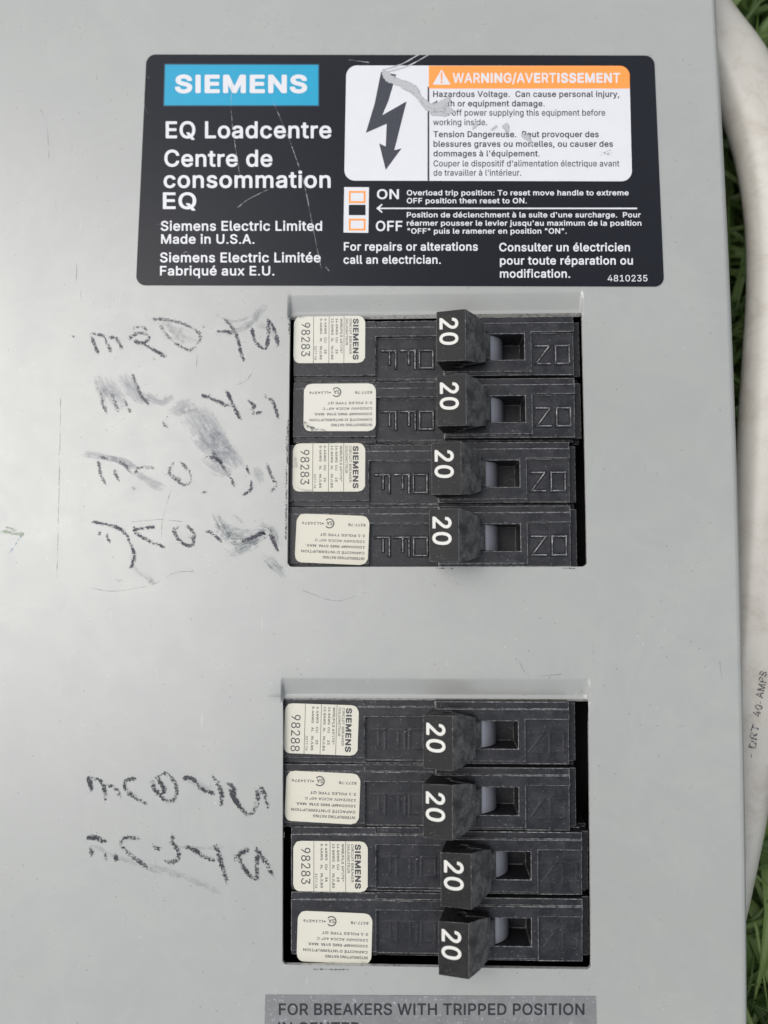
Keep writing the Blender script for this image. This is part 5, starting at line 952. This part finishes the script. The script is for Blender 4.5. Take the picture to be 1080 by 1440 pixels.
def rounded(x0, y0, x1, y1, r, z0, z1, wob=0.0):
    pts = rrect(x0, y0, x1, y1, r, seg=6)
    if wob: pts = [(x + wob * mnoise.noise(Vector((x * 2, y * 2, 1))), y + wob * mnoise.noise(Vector((x * 2, y * 2, 9)))) for x, y in pts]
    n = len(pts); V = [(x, y, z1) for x, y in pts] + [(x, y, z0) for x, y in pts]
    F = [tuple(range(n))] + [(k, k + n, (k + 1) % n + n, (k + 1) % n) for k in range(n)]
    return V, F
LW, LH = 14.5, 9.75
def label_a(parent, serial):
    """upright in reading direction = turned a quarter clockwise; origin at its top left corner"""
    V, F = rounded(0, -LH, LW, 0, 1.5, 0, .09, .12)
    o = link_mesh('rating_label', V, F, M_label, parent); fix_normals(o)
    mp = lambda u, v_: (v_, -u, .105)
    t = [('SIEMENS', .55, 9.1, 12.0, 1.15, 34), ('CIRCUIT BREAKER', .55, 7.9, 11.28, .46, 10), ('DISJONCTEUR', .55, 6.1, 10.52, .46, 10),
         ('WIRE/FILS 60°/75°', .5, 7.7, 9.4, .48, 17), ('14-8AWG', .5, 3.9, 8.5, .46, 17), ('CU', 4.4, 5.5, 8.5, .46, 17), ('25', 6.9, 7.8, 8.5, .46, 17),
         ('12-8AWG', .5, 3.95, 7.6, .46, 17), ('AL', 4.5, 5.4, 7.6, .46, 17), ('IN./LBS', 6.2, 9.0, 7.6, .46, 17),
         ('6-6AWG', .5, 3.7, 6.2, .46, 17), ('CU', 4.4, 5.5, 6.2, .46, 17), ('35', 6.9, 7.8, 6.2, .46, 17),
         ('5-4AWG', .5, 3.7, 5.3, .46, 17), ('AL', 4.5, 5.4, 5.3, .46, 17), ('IN./LBS', 6.2, 9.0, 5.3, .46, 17), ('3277-7A', 6.2, 9.1, 4.22, .44, 10)]
    lettering('lettering', t, mp, M_labelink, o, flip=False)
    V, F = [], []
    for v_ in (10.2, 7.15, 4.0):
        i = len(V); V += [(v_ - .05, -LH + .03, .1), (v_ + .05, -LH + .03, .1), (v_ + .05, -.05, .1), (v_ - .05, -.05, .1)]; F.append((i, i + 1, i + 2, i + 3))
    link_mesh('ruled_line', V, F, M_labelink, o)
    lettering('serial_number', [(serial, 1.3, 8.3, 1.55, 1.75, 2)], mp, M_labelink, o)
    return o
def label_b(parent):
    V, F = rounded(0, -LH, LW, 0, 1.6, 0, .09, .12)
    o = link_mesh('rating_label', V, F, M_label, parent); fix_normals(o)
    mp = lambda u, v_: (LW - u, -v_, .105)
    t = [('INTERRUPTING RATING', .75, 9.0, 8.2, .55, 17), ("CAPACITÉ D'INTERRUPTION", .75, 13.3, 7.15, .52, 17), ('10000AMP RMS SYM. MAX.', .75, 12.5, 6.0, .52, 17),
         ('120/240V AC/CA 40° C', .75, 10.7, 4.9, .5, 17), ('2-1 POLES TYPE QT', .75, 9.7, 3.75, .5, 17), ('8277-7B', .75, 4.2, 1.6, .52, 17), ('LL14376', 9.6, 13.4, 1.6, .52, 17), ('.', 9.05, 9.45, 1.7, 1.6, 20), ('SA', 7.3, 8.5, 1.35, .75, 14)]
    lettering('lettering', t, mp, M_labelink, o, flip=False)
    V, F = [], []
    for k in range(22):
        a = R(40) + R(280) * k / 21; c = (LW - 7.95, -1.75)
        for r in (.78, 1.0): V.append((c[0] + r * math.cos(a + math.pi), c[1] + r * math.sin(a + math.pi), .1))
        if k: i = len(V) - 4; F.append((i, i + 1, i + 3, i + 2))
    link_mesh('certification_mark', V, F, M_labelink, o); fix_normals(o.children[-1])
    return o
def make_breaker():
    root = empty('circuit_breaker', (0, 0, 0))
    V, F = breaker_body_mesh()
    b = link_mesh('body', V, F, M_black, root, mats=[M_black, M_edge]); fix_normals(b)
    bm = bmesh.new(); bm.from_mesh(b.data); bmesh.ops.dissolve_limit(bm, angle_limit=R(2), verts=bm.verts[:], edges=bm.edges[:]); bm.to_mesh(b.data); bm.free()
    bevel(b, .13, 2, 30, 1).use_clamp_overlap = False
    emboss(root)
    for k in (0, 1): make_handle(root, k)
    a = label_a(root, '98283'); bb = label_b(root)
    return root
proto = make_breaker()
# right end of the body and top edge in the photo, label corners (left, top, tilt deg) and description
specs = [((806, 443.5), 1.435, (413.5, 445, 0), (427.5, 539.5, 0), 'topmost tandem breaker, directly below the black nameplate'),
         ((800.5, 620.5), 1.43, (412, 623.5, 0), (417.5, 722, -2.2), 'second tandem breaker of the upper opening, just above the blank grey strip'),
         ((800, 986.5), 1.37, (401, 989, -1.6), (403, 1084, -2.2), 'tandem breaker marked 98288, uppermost in the lower opening'),
         ((818.5, 1170), 1.36, (412.5, 1183, 0), (419, 1281.5, -1.6), 'lowest tandem breaker, its last handle overhanging the edge above the silver notice')]
serials = ['98283', '98283', '98288', '98283']
digit_rot = [(-1, -1), (0, -2), (-4, -4.5), (0, -2)]
for i, (pr, sc_, la, lb, desc) in enumerate(specs):
    o = proto if i == 0 else copy_tree(proto)
    p = P(pr[0], pr[1], .5)
    ang = math.atan(-(p.y - 12.5) / BOW)
    o.location = Vector((p.x - BODY_L, p.y, bow(p.y) + .0)) * MM
    o.rotation_euler = (ang, 0, 0)
    tag(o, desc, 'circuit breaker', 'tandem circuit breakers in the panel')
    labs = [c for c in o.children if c.name.startswith('rating_label')]
    for lab, (lx, ly, rz) in zip(labs, (la, lb)):
        q = P(lx, ly, -1.1)
        lab.location = (q.x * MM - o.location.x, q.y * MM - o.location.y, -1.22 * MM)
        lab.rotation_euler = (0, 0, R(rz))
    if i == 2:
        for c in labs[0].children:
            if c.name.startswith('serial'):
                c2 = lettering('serial_number', [('98288', 2.2, 9.3, 1.35, 1.75, 2)], lambda u, v_: (v_, -u, .105), M_labelink, labs[0])
                bpy.data.objects.remove(c); break
    print('BRK', i, [round(a, 2) for a in p], 'bottom', [round(a, 2) for a in P(pr[0], pr[1] + 2 * PITCH * 7, .5)])
    for hd, dr in zip([c for c in o.children if c.name.startswith('toggle')], digit_rot[i]):
        hd.rotation_euler = (0, R(dr), 0); hd.location = Vector((36.5 - (36.5 * math.cos(R(dr)) - 5 * math.sin(R(dr))) - 0, 0, -5 + (5 * math.cos(R(dr)) + 36.5 * math.sin(R(dr))))) * MM
    if i >= 2:      # lower pair: raised letters flattened, tops kept black without the painted highlight
        for c in o.children:
            if c.name.startswith('embossed'):
                z0 = -2.35 if 'off' in c.name else .05
                c.scale = (1, 1, .1); c.location.z = z0 * .9 * MM
                c.material_slots[1].link = 'OBJECT'; c.material_slots[1].material = M_black

bpy.context.view_layer.update()
def on_label(brk, k, name, lines, width, mat):
    lab = [c for c in brk.children if c.name.startswith('rating_label')][k]
    o = strokes(name, lines, width, mat, base_h=-1.04)
    o.parent = lab; o.location = (0, 0, 0); o.matrix_parent_inverse = lab.matrix_world.inverted()
BRK = sorted([o for o in COL.objects if o.name.startswith('circuit_breaker')], key=lambda o: -o.location.y)
on_label(BRK[0], 1, 'grime', [(7, (428, 592), (434, 601), (446, 604)), (3, (440, 602), (458, 605))], 5, M_rust)
on_label(BRK[0], 0, 'grime', [(5, (418, 448), (424, 446), (432, 445)), (4, (428, 455), (434, 460))], 5, M_marker2)
on_label(BRK[1], 0, 'grime', [(4, (416, 684), (426, 689), (440, 690)), (6, (415, 640), (417, 660))], 5, M_smear2)
on_label(BRK[3], 1, 'grime', [(6, (462, 1354), (480, 1356), (500, 1356)), (5, (505, 1352), (518, 1355))], 5, M_smear2)

# ------------------------------------------------------------------ the white cable looping past the panel's right edge
cpx = [(905, -95), (940, -45), (990, 35), (1040, 105), (1078, 200), (1097, 300), (1101, 400), (1096, 500), (1088, 620), (1078, 760), (1064, 900), (1044, 1030), (1015, 1190), (985, 1320), (950, 1430), (915, 1520)]
CZ = -13.0
cpts = [P(a, b2, CZ) for a, b2 in cpx]
def spline3(pts, n=10):
    q = [pts[0] * 2 - pts[1]] + pts + [pts[-1] * 2 - pts[-2]]; out = []
    for k in range(1, len(q) - 2):
        p0, p1, p2, p3 = q[k - 1:k + 3]
        for j in range(n):
            t = j / n; out.append(.5 * ((2 * p1) + (p2 - p0) * t + (2 * p0 - 5 * p1 + 4 * p2 - p3) * t * t + (3 * p1 - p0 - 3 * p2 + p3) * t ** 3))
    out.append(pts[-1]); return out
CA, CBB = 7.6, 5.4
cl = spline3(cpts)
def cable():
    m, nt, p = new_mat('white_pvc_sheath'); co = objco(nt)
    c = mixc(nt, tex(nt, co, .05, 3, .5), (.38, .36, .31, 1), (.45, .43, .385, 1))
    c = mixc(nt, math_(nt, 'MULTIPLY', ramp(nt, tex(nt, co, .13, 7, .75, .6), .48, .72), .6), c, (.26, .215, .165, 1))
    c = mixc(nt, math_(nt, 'MULTIPLY', ramp(nt, tex(nt, co, 1.2, 5, .8), .66, .74), .6), c, (.3, .24, .18, 1))
    nt.links.new(c, p.inputs['Base Color']); p.inputs['Roughness'].default_value = .38
    bump(nt, p, tex(nt, co, .4, 3, .5), .3, .1)
    V, F = [], []; ns = 24
    for i, c0 in enumerate(cl):
        t = (cl[min(i + 1, len(cl) - 1)] - cl[max(i - 1, 0)]).normalized(); s = t.cross(Vector((0, 0, 1))).normalized(); u = s.cross(t)
        for k in range(ns):
            a = 2 * math.pi * k / ns
            V.append(tuple(c0 + s * CA * math.cos(a) + u * CBB * math.sin(a)))
        if i:
            for k in range(ns):
                a = (i - 1) * ns + k; b2 = (i - 1) * ns + (k + 1) % ns; F.append((a, b2, b2 + ns, a + ns))
    F += [tuple(range(ns)), tuple(range(len(V) - 1, len(V) - 1 - ns, -1))]
    o = link_mesh('cable', V, F, m, None, True); fix_normals(o)
    tag(o, 'thick dirty white cable marked 40-AMPS, looping past the right edge of the panel', 'cable')
    def on_cable(u, v_):
        h = CZ + CBB
        for _ in range(6):
            q = P(u, -v_, h); d = min((Vector((q.x - a.x, q.y - a.y, 0)).length, k) for k, a in enumerate(cl))
            zc = cl[d[1]].z - bow(q.y)
            h = zc + CBB * math.sqrt(max(0, 1 - min(.98, d[0] / CA) ** 2)) + .06
        return tuple(P(u, -v_, h))
    ln = []
    V2, F2 = lay_text([('- DRT', 0, 46, 0, 10.5, 17, .12), ('40-', 58, 80, 0, 11, 17, .12), ('AMPS', 84, 122, .5, 10.5, 17, .1)])
    a0 = Vector((1060.5, 1066)); d0 = Vector((21, -131)).normalized(); n0 = Vector((-d0.y, d0.x)) * -1
    if n0.x > 0: n0 = -n0
    VV = []
    for u, v_ in V2:
        q = a0 + d0 * (u + .5 * math.sin(v_)) + n0 * (v_ + .8 * math.sin(u * .23)); VV.append(on_cable(q.x, -q.y))
    mi = flat_mat('cable_pen', (.06, .055, .06), .6, .1, (.45, .43, .41), dscale=2.5, dlo=.5, dhi=.64)
    F3 = []
    for f in F2:
        nz = (Vector(VV[f[1]]) - Vector(VV[f[0]])).cross(Vector(VV[f[2]]) - Vector(VV[f[0]])).z
        F3.append(f if nz > 0 else f[::-1])
    link_mesh('handwriting', VV, F3, mi, o)
cable()

# ------------------------------------------------------------------ grass and dead stems around the panel
def blade_mat(name, c0, c1, c2):
    m, nt, p = new_mat(name)
    at = nt.nodes.new('ShaderNodeUVMap'); sx = nt.nodes.new('ShaderNodeSeparateXYZ'); nt.links.new(at.outputs[0], sx.inputs[0])
    r = nt.nodes.new('ShaderNodeValToRGB'); e = r.color_ramp.elements
    e[0].position = 0; e[0].color = c0 + (1,); e[1].position = 1; e[1].color = c2 + (1,)
    q = r.color_ramp.elements.new(.5); q.color = c1 + (1,)
    nt.links.new(sx.outputs[0], r.inputs[0])
    vein = math_(nt, 'MULTIPLY', ramp(nt, math_(nt, 'ABSOLUTE', math_(nt, 'SUBTRACT', sx.outputs[1], .5)), .02, .09, (1, 1, 1, 1), (0, 0, 0, 1)), .35)
    c = mixc(nt, vein, r.outputs[0], tuple(min(1, x * 1.8 + .02) for x in c1) + (1,))
    nt.links.new(c, p.inputs['Base Color']); p.inputs['Roughness'].default_value = .5
    tr = nt.nodes.new('ShaderNodeBsdfTranslucent'); nt.links.new(c, tr.inputs[0])
    ms = nt.nodes.new('ShaderNodeMixShader'); ms.inputs[0].default_value = .3
    nt.links.new(p.outputs[0], ms.inputs[1]); nt.links.new(tr.outputs[0], ms.inputs[2])
    nt.links.new(ms.outputs[0], nt.nodes['Material Output'].inputs[0])
    return m
M_grass = blade_mat('grass_blade', (.045, .085, .016), (.095, .165, .035), (.21, .28, .09))
M_straw = blade_mat('dead_stem', (.10, .07, .045), (.22, .16, .10), (.34, .27, .19))
def blades(name, n, mat, lmin, lmax, wmin, wmax, upmin, upmax, area, label, dense=None, rs=1, top=-24):
    rnd = random.Random(rs); V, F, UV = [], [], []
    cnt = 0
    while cnt < n:
        if dense and rnd.random() < .6:
            x = rnd.uniform(dense[0], dense[1]); y = rnd.uniform(dense[2], dense[3])
        else: x = rnd.uniform(area[0], area[1]); y = rnd.uniform(area[2], area[3])
        if -172 < x < 56 and -162 < y < 147: continue
        cnt += 1
        L_ = rnd.uniform(lmin, lmax); w_ = rnd.uniform(wmin, wmax); az = rnd.uniform(0, 2 * math.pi)
        el = R(rnd.uniform(upmin, upmax)); p = Vector((x, y, GROUND - 3)); tint = rnd.random(); tw = rnd.uniform(-.8, .8); cz = rnd.uniform(-.5, .5); seg = 7; rows = []
        stopped = False
        for k in range(seg + 1):
            t = k / seg
            d = Vector((math.cos(az) * math.cos(el), math.sin(az) * math.cos(el), math.sin(el)))
            s = d.cross(Vector((0, 0, 1))); s = s.normalized() if s.length > .05 else Vector((1, 0, 0))
            u = s.cross(d); a = tw * t + cz * .4; s2 = s * math.cos(a) + u * math.sin(a)
            ww = w_ * (1 - t ** 2.2) * (.55 + .9 * t if t < .5 else 1) + .05
            rows.append((p.copy(), s2 * ww * .5, u * w_ * .14))
            p = p + d * L_ / seg
            el -= R(rnd.uniform(6, 17)); az += cz * .12
            if p.z > top: p.z = top - rnd.uniform(0, 2); el = min(el, -.05)
            if p.z < GROUND + 1: p.z = GROUND + 1 + rnd.uniform(0, 2); el = max(el, .02)
            if -171 < p.x < 55 and -161 < p.y < 146:
                stopped = True; break
        if stopped and len(rows) < 3: continue
        b0 = len(V); m_ = len(rows)
        for c, s2, u2 in rows:
            V.extend((tuple(c - s2 + u2), tuple(c - u2 * .5), tuple(c + s2 + u2))); UV.extend(((tint, 0), (tint, .5), (tint, 1)))
        for k in range(m_ - 1):
            a = b0 + k * 3; F.append((a, a + 1, a + 4, a + 3)); F.append((a + 1, a + 2, a + 5, a + 4))
    o = link_mesh(name, V, F, mat, None, True, uvs=UV); tag(o, label, 'grass', kind='stuff')
    return o
AREA = (-330, 330, -330, 330); DEN = (56, 135, -135, 125)
blades('grass', 10000, M_grass, 35, 85, 1.3, 4.6, 30, 85, AREA, 'green grass blades growing around the load centre', DEN, 3)
blades('dead_grass', 6500, M_straw, 20, 75, .7, 2.4, 0, 50, AREA, 'brown dead grass stems matted on the soil beside the load centre', DEN, 5)
